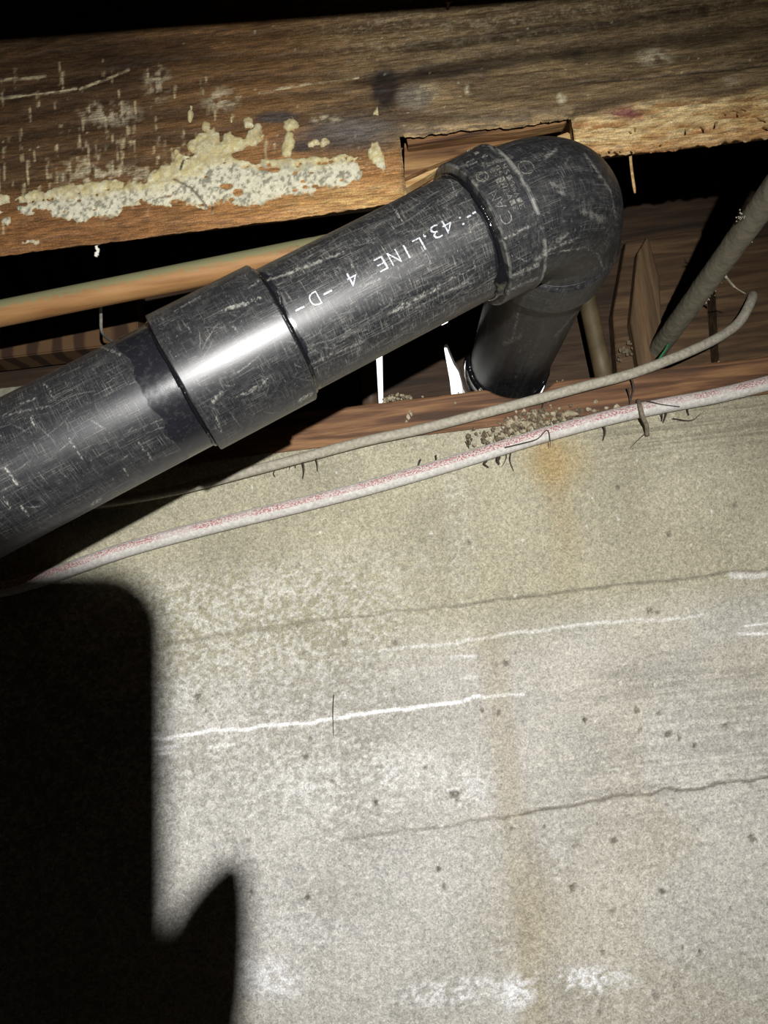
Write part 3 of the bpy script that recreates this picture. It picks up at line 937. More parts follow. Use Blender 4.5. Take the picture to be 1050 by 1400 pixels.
def samp(img, a, c_):
    x = np.clip(a / RES, 0, img.shape[0] - 1.001); y = np.clip(c_ / RES, 0, img.shape[1] - 1.001)
    i, j = x.astype(int), y.astype(int); fx, fy = x - i, y - j
    return (img[i, j] * (1 - fx) + img[i + 1, j] * fx) * (1 - fy) + (img[i, j + 1] * (1 - fx) + img[i + 1, j + 1] * fx) * fy


front = np.radians(np.concatenate([np.linspace(-180, -112, 12)[:-1], np.linspace(-112, 112, 300), np.linspace(112, 180, 12)[1:]]))


def straight(name, s0, s1, prof, th, ref, org, axis, look, parent, mat, step=.0006, **kw):
    """A turned plastic body along a straight axis: prof is a list of (station, radius)."""
    pa = np.array(prof, float)
    st_ = np.unique(np.concatenate([np.arange(s0, s1, step), pa[:, 0]]))
    r = np.interp(st_, pa[:, 0], pa[:, 1])
    path = org[None] + st_[:, None] * axis[None]
    Bv = np.cross(axis, ref)
    Pp = path[:, None] + r[:, None, None] * (np.cos(th)[None, :, None] * ref + np.sin(th)[None, :, None] * Bv)
    a2 = np.repeat((st_ - s0)[:, None], len(th), 1); c2_ = (np.repeat(th[None], len(st_), 0) + math.pi) * float(np.median(r))
    colr, rg = look(a2, c2_, np.repeat(th[None], len(st_), 0), Pp)
    puv = np.stack([a2, c2_, a2 * 0], -1)
    return grid(name, Pp, mat, parent, flip=True, col=colr, puv=puv, rgh=rg)


BASE = np.array((0.0080, 0.0083, 0.0108))
DUST = np.array((0.36, 0.355, 0.31))


def look_factory(seed, strokes, dust, La, gloss_end=None, rg0=.33, ridge=0.5, extra=None, topdust=0.0):
    img = raster(La, 2 * math.pi * .05, strokes, seed)

    def f(a, cc, th, Pp):
        n = fbm(a * 90, cc * 90, 4, seed); nf = fbm(a * 500, cc * 500, 3, seed + 1)
        nx = fbm(a * 14, cc * 420, 3, seed + 2)           # long drawn streaks
        nc = fbm(a * 700, cc * 40, 2, seed + 3)           # fine cross scuffs
        s = samp(img, a, cc)
        d = dust * (0.55 + .75 * ss(.35, .75, n)) * (0.3 + 1.0 * ss(.42, .72, nf)) + ridge * .10 * ss(.5, .72, nx) + ridge * .07 * ss(.55, .75, nc)
        if topdust:
            up = np.cos(th) * PN[2] + np.sin(th) * PB[2]
            d = d + topdust * ss(-.1, .9, up) * (0.4 + .9 * n)
        m = np.clip(d + s * .75, 0, 1)
        rg = rg0 + .24 * np.clip(d * 1.5 + s, 0, 1)
        if gloss_end is not None:
            for (g0, g1, amp) in gloss_end:
                e = (fbm(th * 3.2, th * 0, 3, seed + 5) - .5) * amp
                lo_, hi_ = (g0, g1 + e) if g0 < g1 else (g1 + e, g0)
                k = ss(lo_ - .0005, lo_ + .0003, a) * ss(hi_ + .0006, hi_ - .0006, a)
                m = m * (1 - k * .93) + .02 * k * ss(.62, .72, nf); rg = rg * (1 - k) + (.19 + .09 * nf) * k
        if extra is not None:
            m = np.clip(m + extra(a, cc, th, Pp), 0, 1)
        return BASE * (1 - m[..., None]) + DUST * m[..., None], rg
    return f


def pxmarks(marks):
    """Single scratches and smudges that show in the photo, at their places on the surface."""
    def f(a, cc, th, Pp):
        uu, vv = proj(Pp)
        w_ = fbm(a * 900, cc * 900, 3, 88)
        out = np.zeros(a.shape)
        for (x0, y0, x1, y1, w, k) in marks:
            d, _ = sdist(uu + 5 * (w_ - .5), vv + 5 * (fbm(a * 700 + 9, cc * 700, 3, 87) - .5), x0, y0, x1, y1)
            out = np.maximum(out, ss(w * .8, w * .1, d) * k * .8 * (.1 + 1.1 * ss(.36, .62, w_)))
        return out * (np.cos(th) > -.2)
    return f


drain = empty('drain_pipe', A0 + D1 * .2, 'black plastic drain pipe sloping up to an elbow, scuffed, with printed markings', 'pipe')
# lower length
S0 = -0.34
mk = pxmarks([(42, 570, 50, 588, 2.2, .7), (95, 600, 113, 628, 1.5, .6), (8, 640, 24, 662, 2.6, .75), (2, 676, 14, 694, 2.2, .6), (28, 690, 40, 705, 2, .5), (60, 525, 70, 535, 2.4, .5), (28, 552, 48, 545, 2.4, .4), (125, 692, 138, 682, 4, .5), (200, 615, 208, 630, 2, .4), (170, 640, 175, 650, 2, .45), (190, 605, 196, 615, 2, .4), (300, 0, 301, 1, 1, 0), (5, 568, 70, 555, 2, .3), (130, 470, 165, 485, 3, .3), (0, 780, 1, 781, 1, 0)])
look = look_factory(101, [(500, .004, .03, 2, 5, .08, .35), (420, .002, .010, 88, 12, .08, .40), (90, .003, .015, 70, 30, .15, .6), (2600, .0006, .002, 40, 90, .10, .40)], .015, S_C0 - S0 + .02,
                    [(S_C0 - S0, S_C0 - S0 - .021, .012)], .36, .16, mk, .02)
straight('pipe_length', S0, S_C0 + .01, [(S0, .0005), (S0 + .0001, .038), (S0 + .0002, RP - .0006), (S0 + .0008, RP), (S_C0 + .01, RP)], front, PN, A0, D1, look, drain, m_abs)
tube('pipe_length', [A0 + D1 * (S0 + .002), A0 + D1 * (S0 - .5), A0 + D1 * (S0 - 1.1)], RP - .0004, m_abs_leg, drain, 64)
# coupling
RC = 0.0494
mk = pxmarks([(305, 425, 340, 415, 4, .55), (315, 420, 357, 407, 2, .6), (338, 395, 362, 380, 2, .35), (293, 548, 303, 538, 5, .5), (325, 452, 318, 446, 3, .3), (345, 533, 372, 515, 1.6, .4), (322, 545, 350, 528, 1.4, .4), (410, 548, 427, 538, 4, .65), (412, 556, 428, 546, 2, .55), (296, 570, 303, 590, 2.4, .5), (270, 520, 280, 535, 1.6, .3), (240, 425, 275, 405, 2, .3), (255, 440, 262, 455, 1.5, .3)])
look = look_factory(202, [(70, .004, .025, 25, 40, .1, .5), (260, .001, .006, 60, 80, .08, .45), (1800, .0005, .0016, 40, 90, .12, .55), (60, .01, .03, 0, 4, .05, .2)], .028, S_C1 - S_C0 + .02, None, .36, .06, mk, .02)
cl = [(S_C0, RP + .0002), (S_C0 + .0001, RP + .0022), (S_C0 + .0004, RC - .0006), (S_C0 + .0010, RC), (S_C1 - .0012, RC), (S_C1 - .0003, RC - .0008), (S_C1, RP + .0002)]
straight('coupling', S_C0, S_C1, cl, front, PN, A0, D1, look, drain, m_abs_cpl, .0005)
# upper length with print
mk = pxmarks([(355, 388, 470, 345, 3.2, .45), (395, 375, 440, 357, 3, .5), (540, 287, 552, 305, 1.4, .7), (525, 272, 546, 292, 1.2, .5), (480, 360, 490, 378, 1.5, .5), (548, 418, 600, 395, 3.2, .55), (540, 425, 560, 415, 4, .5), (580, 400, 650, 365, 2, .35), (494, 392, 520, 382, 3, .4), (380, 395, 386, 420, 1.4, .4), (575, 335, 590, 360, 1.2, .6), (570, 420, 640, 385, 2, .3), (470, 300, 560, 262, 2, .3), (618, 250, 624, 268, 1.5, .4), (640, 300, 645, 320, 1.5, .4), (420, 500, 500, 465, 2.5, .3)])
look = look_factory(303, [(900, .004, .03, 2, 4, .10, .40), (2600, .001, .006, 88, 10, .10, .42), (200, .002, .010, 60, 40, .12, .5), (4200, .0005, .0016, 40, 90, .10, .42)], .02, S_L - S_C1 + .02,
                    [(0, .0045, .006), (S_L - S_C1, S_L - S_C1 - .004, .006)], .41, .22, mk, .01)
up = straight('pipe_length', S_C1 - .01 + .0, S_L + .01, [(S_C1 - .01, RP), (S_L + .01, RP)], front, PN, A0, D1, lambda a, cc, th, Pp: look(a - .01, cc, th, Pp), drain, m_abs_print)

# elbow: hub, quarter bend, hub
phi = np.linspace(0, BETA, 150)
HUB = (SQ - BEND) - S_L
h1 = np.array([S_L + (SQ - BEND - S_L) * q for q in np.linspace(0, 1, 80)])
p1 = A0 + h1[:, None] * D1
p2 = Q - BEND * D1 + RBEND * (np.sin(phi)[:, None] * D1 + (1 - np.cos(phi))[:, None] * E2)
H2 = 0.0375
h2 = np.linspace(0, H2, 60)
p3 = Q + (BEND + h2)[:, None] * D2
path = np.vstack([p1[:-1], p2, p3[1:]])
L1, L2 = HUB, HUB + RBEND * BETA
aa = np.concatenate([[0], np.cumsum(np.linalg.norm(np.diff(path, axis=0), axis=1))])
RH, RBO = 0.0515, 0.0462
ctl = [(0, RP + .0006), (.0004, RP + .0034), (.0008, RH - .0012), (.0022, RH), (L1 - .0012, RH), (L1 - .0002, RH + .0006), (L1 + .0010, RH + .0006), (L1 + .0022, RBO), (L1 + .02, RBO + .0008), (L2 - .02, RBO + .0008), (L2 - .004, RBO + .0022), (L2 + .002, RH), (L2 + H2 - .001, RH), (L2 + H2 - .0003, RH - .001), (L2 + H2, RP + .0004)]
ctl = np.array(ctl)
a_s = np.unique(np.concatenate([aa, ctl[:, 0]])); a_s = a_s[a_s <= aa[-1]]
path = np.stack([np.interp(a_s, aa, path[:, k]) for k in range(3)], 1)
rad = np.interp(a_s, ctl[:, 0], ctl[:, 1])
nrm = np.cross(D1, E2)                            # constant binormal of the bend
Tn = np.gradient(path, axis=0); Tn /= np.linalg.norm(Tn, axis=1)[:, None]
Nn = np.cross(nrm, Tn); Nn /= np.linalg.norm(Nn, axis=1)[:, None]
th_e = np.linspace(0, 2 * math.pi, 361)
Pe = path[:, None] + rad[:, None, None] * (np.cos(th_e)[None, :, None] * Nn[:, None] + np.sin(th_e)[None, :, None] * nrm)
ae = np.repeat(a_s[:, None], len(th_e), 1); ce = np.repeat(th_e[None] * .05, len(a_s), 0)
mk = pxmarks([(735, 355, 775, 320, 7, .32), (745, 345, 790, 325, 3, .4), (738, 350, 800, 338, 1.6, .5), (800, 338, 818, 348, 1.6, .45), (818, 348, 826, 368, 1.6, .45), (700, 378, 735, 362, 6, .4), (684, 330, 733, 305, 2, .5), (700, 350, 722, 358, 1.4, .35), (800, 210, 835, 260, 3, .3), (835, 260, 843, 300, 2, .3), (690, 400, 735, 380, 3, .35), (755, 250, 770, 265, 7, .22), (800, 290, 825, 300, 10, .2), (745, 215, 760, 205, 5, .3), (590, 235, 606, 228, 3, .45), (618, 230, 668, 330, 1.5, .3), (605, 235, 640, 225, 4, .22), (660, 225, 700, 215, 4, .2)])
le = look_factory(404, [(160, .003, .014, 40, 50, .1, .45), (500, .001, .005, 40, 90, .08, .4), (2600, .0005, .0018, 40, 90, .12, .45)], .04, aa[-1] + .01, None, .42, .1, mk, 0.0)
ce2 = ce.copy()
cole, rge = le(ae, ce2, np.zeros(ae.shape), Pe)
_k = np.exp(-((ae - L1) / .0010) ** 2) * .34 + np.exp(-((ae - .0012) / .0009) ** 2) * .25
_k = _k * ss(.35, .6, fbm(ae * 400, ce * 200, 3, 71))
cole = cole * (1 - _k[..., None]) + DUST * _k[..., None]
elbow = grid('elbow', Pe, m_abs_elb, drain, flip=False, col=cole, puv=np.stack([ae, ce, ae * 0], -1), rgh=rge)

# far leg down and out through the rim
refl = CAM - (Q + D2 * .2); refl = refl - D2 * (refl @ D2); refl /= np.linalg.norm(refl)
mk = pxmarks([(672, 415, 664, 465, 3, .25), (690, 470, 712, 460, 5, .2), (711, 420, 700, 468, 2.0, .35), (760, 460, 790, 425, 3, .25)])
look = look_factory(505, [(160, .003, .02, 5, 20, .1, .35), (1200, .0006, .002, 40, 90, .10, .4)], .022, .36, None, .40, .3, mk, 0)
th_l = np.linspace(-math.pi, math.pi, 200)
straight('pipe_length', BEND + H2 - .01, LEG_END, [(BEND + H2 - .01, RP), (LEG_END, RP)], th_l, refl, Q, D2, look, drain, m_abs_leg, .0008)
s_r = (YR - Q[1]) / D2[1]
look = look_factory(606, [(600, .0006, .002, 40, 90, .10, .3)], .02, .07, None, .25, .2, None, 0)
s_k = s_r - .020
straight('collar', s_k, s_r + .05, [(s_k, RP + .0002), (s_k + .0006, RP + .0028), (s_k + .002, RP + .0036), (s_r + .05, RP + .0036)], th_l, refl, Q, D2, look, drain, m_abs_leg, .001)


def bead(name, org, axis, ref, s, r, seed, amp=.0014, big=(), part=(0, 2 * math.pi)):
    th = np.linspace(part[0], part[1], 160)
    ex = np.zeros(th.shape)
    for (c0, w, k) in big:
        dd = np.angle(np.exp(1j * (th - c0)))
        ex += k * np.exp(-(dd / w) ** 2)
    rr = amp * (0.45 + 1.1 * fbm(th * 6, th * 0, 3, seed)) + ex
    Bv = np.cross(axis, ref)
    ctrp = org + s * axis
    q = np.linspace(0, 2 * math.pi, 9)
    rad_ = r + np.cos(q)[None] * rr[:, None]
    ax = np.sin(q)[None] * rr[:, None] * 1.4
    Pp = ctrp + rad_[..., None] * (np.cos(th)[:, None, None] * ref + np.sin(th)[:, None, None] * Bv) + ax[..., None] * axis
    return grid(name, Pp, m_cem, drain, flip=True)


bead('cement_bead', A0, D1, PN, S_C0 - .0006, RP + .0002, 3, .0012)
bead('cement_bead', A0, D1, PN, S_C1 + .0006, RP + .0002, 5, .0013)
lowth = math.atan2(-PB[2], -PN[2])
bead('cement_bead', A0, D1, PN, S_L - .0006, RP + .0004, 7, .0013, [(lowth - .35, .16, .0035), (lowth - .05, .12, .002)])
bead('cement_bead', Q, D2, refl, BEND + H2 + .0006, RP + .0003, 9, .0014, [(0.3, .1, .0015)])
bead('cement_bead', Q, D2, refl, s_k - .0008, RP + .0010, 11, .0024, [(lowth, .3, .002)])

# printed marking on the upper length, read upside down from here
m_ink = Mat('pale_print', .5, (0.62, 0.64, 0.68))
m_ink.color(m_ink.ramp(m_ink.noise(m_ink.coord(), 900, 3), [(.36, (.16, .17, .19)), (.6, (.55, .57, .62))]))
m_ink = m_ink.m


def glyph_mesh(ch, size, ext=0.0, res=3):
    cu = bpy.data.curves.new('glyph', 'FONT')
    cu.body = ch; cu.size = 1.0; cu.extrude = ext; cu.resolution_u = res
    cu.align_x = 'LEFT'
    cu.offset = -0.012 if ext < .1 else 0.0
    o = bpy.data.objects.new('glyph', cu)
    COL.objects.link(o)
    dg = bpy.context.evaluated_depsgraph_get()
    me = bpy.data.meshes.new_from_object(o.evaluated_get(dg))
    gb = bmesh.new(); gb.from_mesh(me)
    bmesh.ops.triangulate(gb, faces=gb.faces[:])
    bmesh.ops.subdivide_edges(gb, edges=[e for e in gb.edges if e.calc_length() > .2], cuts=3, use_grid_fill=True)
    bmesh.ops.triangulate(gb, faces=gb.faces[:])
    gb.to_mesh(me); gb.free()
    v_ = np.array([q.co[:] for q in me.vertices]); f_ = [tuple(p.vertices) for p in me.polygons]
    bpy.data.objects.remove(o); bpy.data.curves.remove(cu); bpy.data.meshes.remove(me)
    return v_, f_


def lettering(name, items, place, mat, parent, sgn):
    """items: (character, across, along, width, height, turn) laid on a curved surface by place(x, y, z)."""
    V, Fc = [], []
    for (ch, x0, y0, w, h, turn) in items:
        gv, gf = glyph_mesh(ch, 1, 0.08)
        lo, hi = gv.min(0), gv.max(0)
        sp = np.maximum(hi - lo, 1e-6)
        sxx = w / sp[0]; syy = h / sp[1]
        q = (gv - (lo + hi) / 2)
        gx, gy = q[:, 0] * sxx, q[:, 1] * syy
        zz_ = np.where(gv[:, 2] > 0, 1.0, 0.0)
        ca, sn = math.cos(turn), math.sin(turn)
        k = len(V)
        for a, b, z_ in zip(gx * ca - gy * sn + x0, sgn * (gx * sn + gy * ca) + y0, zz_):
            V.append(place(a, b, z_))
        Fc += [tuple(i + k for i in f) for f in gf]
    me = bpy.data.meshes.new(name)
    me.from_pydata([tuple(map(float, q)) for q in V], [], Fc)
    bm = bmesh.new(); bm.from_mesh(me); bmesh.ops.recalc_face_normals(bm, faces=bm.faces[:]); bm.to_mesh(me); bm.free()
    return link(name, me, mat, parent)


def on_pipe(a, cth, z_):
    r = RP + .00005 + .00015 * z_
    th = cth / RP
    return A0 + a * D1 + r * (math.cos(th) * PN + math.sin(th) * PB)


sgn_up = 1.0 if PB[2] > 0 else -1.0
its = []
for ch, px, py, w, h in (('-', 410, 422, .0062, .0011), ('D', 430, 409, .0066, .0088), ('-', 448, 400, .0062, .0011), ('4', 482, 381, .0066, .0090), ('E', 521, 361, .0062, .0090), ('N', 539, 352, .0066, .0090),
                         ('I', 556, 344, .0011, .0090), ('L', 573, 335, .0058, .0088), (',', 580, 322, .0018, .0028), ('3', 596, 317, .0062, .0090), ('4', 612, 309, .0066, .0090), (':', 631, 302, .0016, .0058), ('-', 641, 296, .0028, .0012), ('-', 648, 291, .0026, .0012)):
    st_, th = raycyl(px, py, RP)
    its.append((ch, st_, th * RP, w, h, math.pi))


def place_print(a, b, z_):
    return on_pipe(a, b, z_)


lettering('printed_lettering', its, place_print, m_ink, up, sgn_up)

# moulded marks on the elbow hub
m_mark = Mat('moulded_marks', .5, (.06, .06, .055))
m_mark.color(m_mark.ramp(m_mark.noise(m_mark.coord(), 700, 3), [(.38, (.022, .022, .022)), (.66, (.17, .165, .14))]))
m_mark = m_mark.m


def hubhit(px, py):
    return raycyl(px, py, RH)


def on_hub(a, b, z_):
    r = RH - .0001 + .0007 * z_
    th = b / RH
    return A0 + a * D1 + r * (math.cos(th) * PN + math.sin(th) * PB)


its = []
tn = math.pi / 2
for ch, px, py, w, h in (('C', 692, 299, .0075, .0082), ('A', 683, 280, .0060, .0075), ('N', 676, 268, .0058, .0072), ('O', 659, 242, .0088, .0088), ('O', 659, 242, .0052, .0052), ('N', 645, 222, .005, .006)):
    st_, th = hubhit(px, py); its.append((ch, st_, th * RH, w, h, tn))
for k, (px0, py0, px1, py1, n_) in enumerate(((676, 222, 704, 285, 9), (686, 220, 713, 282, 9), (668, 226, 690, 262, 6), (662, 214, 640, 205, 3))):
    for j in range(n_):
        f_ = j / (n_ - 1)
        st_, th = hubhit(px0 + (px1 - px0) * f_, py0 + (py1 - py0) * f_)
        its.append(('ABS DWV 3'.replace(' ', '-')[j % 9], st_, th * RH, .0030, .0036, tn))
lettering('moulded_lettering', its, on_hub, m_mark, elbow, sgn_up)
# round gate mark on the bend
st_c = at(720, 229, .47)
gi = np.argmin(((np.stack(proj(Pe), -1) - np.array((720, 229))) ** 2).sum(-1) + 1e6 * ((Pe - CAM) @ _F > .53))
gp = Pe.reshape(-1, 3)[gi]
gn = gp - path[gi // len(th_e)]; gn /= np.linalg.norm(gn)
e1 = np.cross(gn, (0, 0, 1)); e1 /= np.linalg.norm(e1); e2 = np.cross(gn, e1)
cyc = np.array([gp + .0052 * (math.cos(q) * e1 + math.sin(q) * e2) - gn * .0000 for q in np.linspace(0, 2 * math.pi, 33)])
tube('gate_ring', cyc, .0005, m_mark, elbow, 6)

# ================================================================== other pipes
m_cu = Mat('aged_copper', .6, (.5, .27, .12), .35, .1)
_n = m_cu.noise(m_cu.coord('Object', (3, 40, 40)), 4, 4)
_g = m_cu.noise(m_cu.coord('Object', (1, 1, 1)), 160, 4)
cc0 = m_cu.ramp(_n, [(.3, (.26, .125, .045)), (.7, (.40, .22, .085))])
gz = m_cu.n('ShaderNodeAttribute', attribute_name='puv')
sx_ = m_cu.n('ShaderNodeSeparateXYZ'); m_cu.l(gz.outputs['Vector'], sx_.inputs[0])
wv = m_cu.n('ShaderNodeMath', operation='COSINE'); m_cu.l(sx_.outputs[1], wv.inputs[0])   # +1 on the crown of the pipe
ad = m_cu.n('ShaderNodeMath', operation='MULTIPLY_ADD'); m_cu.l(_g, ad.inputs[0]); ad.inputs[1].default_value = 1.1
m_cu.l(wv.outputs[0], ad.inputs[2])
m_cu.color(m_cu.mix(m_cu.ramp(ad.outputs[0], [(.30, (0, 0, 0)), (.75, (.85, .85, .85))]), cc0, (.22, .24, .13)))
m_cu.bump(_g, .2, .0005)
m_cu = m_cu.m
cu = empty('copper_pipe', ony(0, 430, .655), 'tarnished copper water pipe, greenish on top, passing behind the black pipe', 'pipe')
c_a, c_b = ony(-160, 461, .655), ony(560, 316, .655)
dc = (c_b - c_a) / np.linalg.norm(c_b - c_a)
cpath = [c_a + (c_b - c_a) * q for q in np.linspace(-.6, 1, 40)]
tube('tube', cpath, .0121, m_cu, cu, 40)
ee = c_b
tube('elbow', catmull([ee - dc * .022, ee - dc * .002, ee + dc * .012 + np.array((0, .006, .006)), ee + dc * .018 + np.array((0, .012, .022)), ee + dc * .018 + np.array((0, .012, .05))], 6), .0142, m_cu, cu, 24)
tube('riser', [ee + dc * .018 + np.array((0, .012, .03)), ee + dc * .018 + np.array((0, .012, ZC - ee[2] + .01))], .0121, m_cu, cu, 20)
m_wire = simple('pale_wire', (.25, .23, .2), (.42, .39, .34), 200, .6, bump=.2)
hk0 = ony(138, 402, .665)
hkw = tube('pipe_hook', catmull([ony(137, 402, .672), ony(138, 432, .70), ony(139, 452, .72), ony(146, 462, .75), ony(160, 470, .80)], 8), .0016, m_wire, cu, 8)

m_zinc = Mat('dusty_conduit', .9, (.2, .18, .13), .25)
_n = m_zinc.noise(m_zinc.coord(), 130, 5); _s = m_zinc.noise(m_zinc.coord(), 35, 4)
m_zinc.color(m_zinc.mix(_s, m_zinc.ramp(_n, [(.3, (.095, .085, .058)), (.7, (.20, .18, .125))]), (.15, .135, .10)))
m_zinc.bump(_n, .8, .0015)
m_zinc = m_zinc.m
ct = empty('conduit', ony(900, 478, .80), 'dust-coated grey conduit slanting down from upper right to the sill', 'pipe')
k0, k1 = at(1030, 298, .62), at(901, 476, .84)
dk = k1 - k0
kp = np.array([k0 + dk * q for q in np.linspace(-1.75, 1.08, 220)])
tube('tube', kp, .0108, m_zinc, ct, 28, rough_noise=.05)
m_dust = simple('dust_clumps', (.26, .235, .17), (.40, .37, .28), 350, .95, bump=.7)
bm = bmesh.new()
for (px, py, r) in ((1012, 292, 3.2), (1016, 298, 2.6), (1008, 299, 2.4), (1038, 268, 1.8), (1045, 306, 3), (1002, 352, 3.5), (998, 346, 2.5), (1006, 357, 2), (975, 402, 2.2), (969, 409, 2.8), (963, 412, 3.6), (957, 413, 2), (978, 396, 1.6), (985, 385, 1.6), (992, 376, 1.4), (1000, 362, 1.6), (1024, 330, 2), (955, 420, 1.2)):
    o = at(px, py, np.interp(py, [298, 476], [.62, .84]) - .009)
    for _ in range(5):
        blob(bm, o + rng.normal(0, .0012, 3), r * .00026, (1, .7, 1), .5)
bmobj('dust_clump', bm, m_dust, ct)['kind'] = 'stuff'
tube('dust_thread', catmull([at(992, 378, .70), at(1000, 388, .715), at(1008, 395, .72), at(1020, 402, .73)], 6), np.concatenate([np.full(10, .0012), np.full(9, .0006)]), m_dust, ct, 6)

m_olive = simple('olive_pipe', (.06, .043, .018), (.11, .08, .037), 60, .6, bump=.25, spec=.5)
m_brass = simple('dull_base_ring', (.10, .065, .03), (.17, .12, .06), 90, .6, bump=.4)


def riser(name, px, py, px2, py2, Y, r, mat, label, ring):
    b0 = ony(px, py, Y); b0[2] = ZS1 - .001
    b1 = ony(px2, py2, Y)
    b1 = b0 + (b1 - b0) * (ZC + .01 - b0[2]) / (b1[2] - b0[2])
    o = empty(name, b0, label, 'pipe')
    tube('tube', [b0 + (b1 - b0) * q for q in np.linspace(0, 1, 12)], r, mat, o, 24)
    if ring:
        pts = [b0 + np.array((0, 0, z_)) for z_ in (0, .0055, .0075, .008)]
        tube('base_ring', pts, [r * 1.32, r * 1.32, r * 1.2, r * 1.02], m_brass, o, 28)
    return o


m_rbr = simple('dark_brown_pipe', (.045, .026, .016), (.085, .05, .03), 60, .5, bump=.25, spec=.5)
riser('riser_pipe', 505, 545, 502, 470, .806, .0094, m_rbr, 'dark brown pipe standing on the sill below the black pipe, by the slit of daylight', True)
riser('riser_pipe', 826, 514, 806, 425, .812, .0100, m_olive, 'olive brown pipe standing on the sill right of the elbow', False)

# ================================================================== cables
m_grey = Mat('grey_cable', .75, (.4, .37, .3), .3)
_n = m_grey.noise(m_grey.coord(), 260, 4)
m_grey.color(m_grey.ramp(_n, [(.3, (.25, .23, .175)), (.7, (.44, .41, .33))])); m_grey.bump(_n, .35, .0006)
m_grey = m_grey.m
cab = empty('grey_cable', ony(600, 585, YS), 'thin dusty grey cable along the sill plate, curling up at its right end', 'cable')
pts = [ony(-1500, 870, YS - .008), ony(-600, 768, YS - .008), ony(-60, 706, YS - .008), ony(60, 697, YS - .008), ony(165, 684, YS - .008), ony(250, 668, YS - .0075), ony(340, 645, YS - .007), ony(420, 624, YS - .007), ony(500, 603, YS - .007), ony(570, 588, YS - .007), ony(650, 568, YS - .007), ony(730, 547, YS - .008), ony(800, 528, YS - .01), ony(860, 512, YS - .008), ony(920, 490, YS + .0), ony(970, 468, YS + .012), ony(1000, 450, YS + .022), ony(1014, 436, YS + .026), ony(1024, 418, YS + .031), ony(1028, 408, YS + .038), ony(1029, 404, YS + .0465)]
tube('sheath', catmull(pts, 10), .0055, m_grey, cab, 16, rough_noise=.03)

m_red = Mat('printed_braid', .6, (.6, .58, .55), .35)
A_ = m_red.n('ShaderNodeAttribute', attribute_name='puv')
sp_ = m_red.n('ShaderNodeSeparateXYZ'); m_red.l(A_.outputs['Vector'], sp_.inputs[0])
mp_ = m_red.coord(attr='puv', scale=(900, 16, 1))
wa = m_red.n('ShaderNodeTexWave', wave_type='BANDS', bands_direction='DIAGONAL'); m_red.l(mp_, wa.inputs['Vector'])
wa.inputs['Scale'].default_value = .35; wa.inputs['Distortion'].default_value = 1.0
_n = m_red.noise(m_red.coord(), 300, 4)
base = m_red.mix(1.0, m_red.ramp(_n, [(.3, (.50, .48, .44)), (.7, (.78, .75, .70))]), m_red.ramp(wa.outputs['Fac'], [(.2, (.72,) * 3), (.7, (1.05,) * 3)]), 'MULTIPLY')
ang = m_red.n('ShaderNodeMath', operation='SUBTRACT'); m_red.l(sp_.outputs[1], ang.inputs[0]); ang.inputs[1].default_value = 1.25
ab = m_red.n('ShaderNodeMath', operation='ABSOLUTE'); m_red.l(ang.outputs[0], ab.inputs[0])
band = m_red.ramp(ab.outputs[0], [(.40, (.85, .85, .85)), (.55, (0, 0, 0))])
let = m_red.noise(m_red.coord(attr='puv', scale=(480, 5, 1)), 1.0, 2, .6)
bl = m_red.noise(m_red.coord(attr='puv', scale=(22, .3, 1)), 1.0, 2)
mk_ = m_red.mix(1.0, m_red.ramp(let, [(.47, (0, 0, 0)), (.54, (1, 1, 1))]), m_red.ramp(bl, [(.36, (.25,) * 3), (.52, (1, 1, 1))]), 'MULTIPLY')
m_red.color(m_red.mix(m_red.mix(1.0, band, mk_, 'MULTIPLY'), base, (.36, .075, .085)))
m_red.bump(wa.outputs['Fac'], .35, .0006)
m_red = m_red.m
rc = empty('braided_cable', ony(500, 672, YW - .01), 'pale braided cable with red printing clipped across the concrete wall', 'cable')
YC = YW - .0085
pts = [ony(-1500, 1060, YC), ony(-600, 915, YC), ony(-60, 818, YC), ony(40, 796, YC), ony(90, 780, YC), ony(180, 749, YC), ony(300, 717, YC), ony(420, 688, YC), ony(520, 662, YC), ony(620, 633, YC), ony(700, 608, YC), ony(760, 590, YC), ony(840, 569, YC), ony(900, 556, YC), ony(980, 541, YC), ony(1050, 524, YC), ony(1140, 500, YC), ony(1600, 420, YC), ony(2300, 330, YC)]
tube('braid', catmull(pts, 12), .0080, m_red, rc, 28)
m_strap = simple('dirty_strap', (.12, .10, .07), (.25, .21, .15), 300, .85, bump=.5)
tube('cable_strap', catmull([ony(872, 548, YW - .004), ony(875, 556, YW - .0185), ony(879, 570, YW - .0188), ony(884, 582, YW - .012), ony(885, 595, YW - .003)], 6), .0024, m_strap, rc, 8)
m_hair = simple('dirty_strands', (.035, .028, .02), (.07, .055, .04), 300, .9, bump=.3)


def strands(name, lst, parent, Y):
    V, Q_, off = [], [], 0
    for pts_, r in lst:
        pth = catmull([ony(a, b, Y + dy) for (a, b, dy) in pts_], 4)
        th = np.linspace(0, 2 * math.pi, 6)
        Pp, _, _, _ = sweep(pth, np.linspace(1.0, .5, len(pth)) * r, th)
        Q_.append(gridq(*Pp.shape[:2]) + off); V.append(Pp.reshape(-1, 3)); off += len(V[-1])
    o = meshv(name, np.vstack(V), np.vstack(Q_), m_hair, parent)
    o['kind'] = 'stuff'
    return o


def hang(x, y, l, w=.0009, dx=0.0):
    return ([(x, y, -.010), (x + dx + rng.uniform(-3, 3), y + l * .5, -.006), (x + dx * 2 + rng.uniform(-4, 4), y + l, -.003)], w)


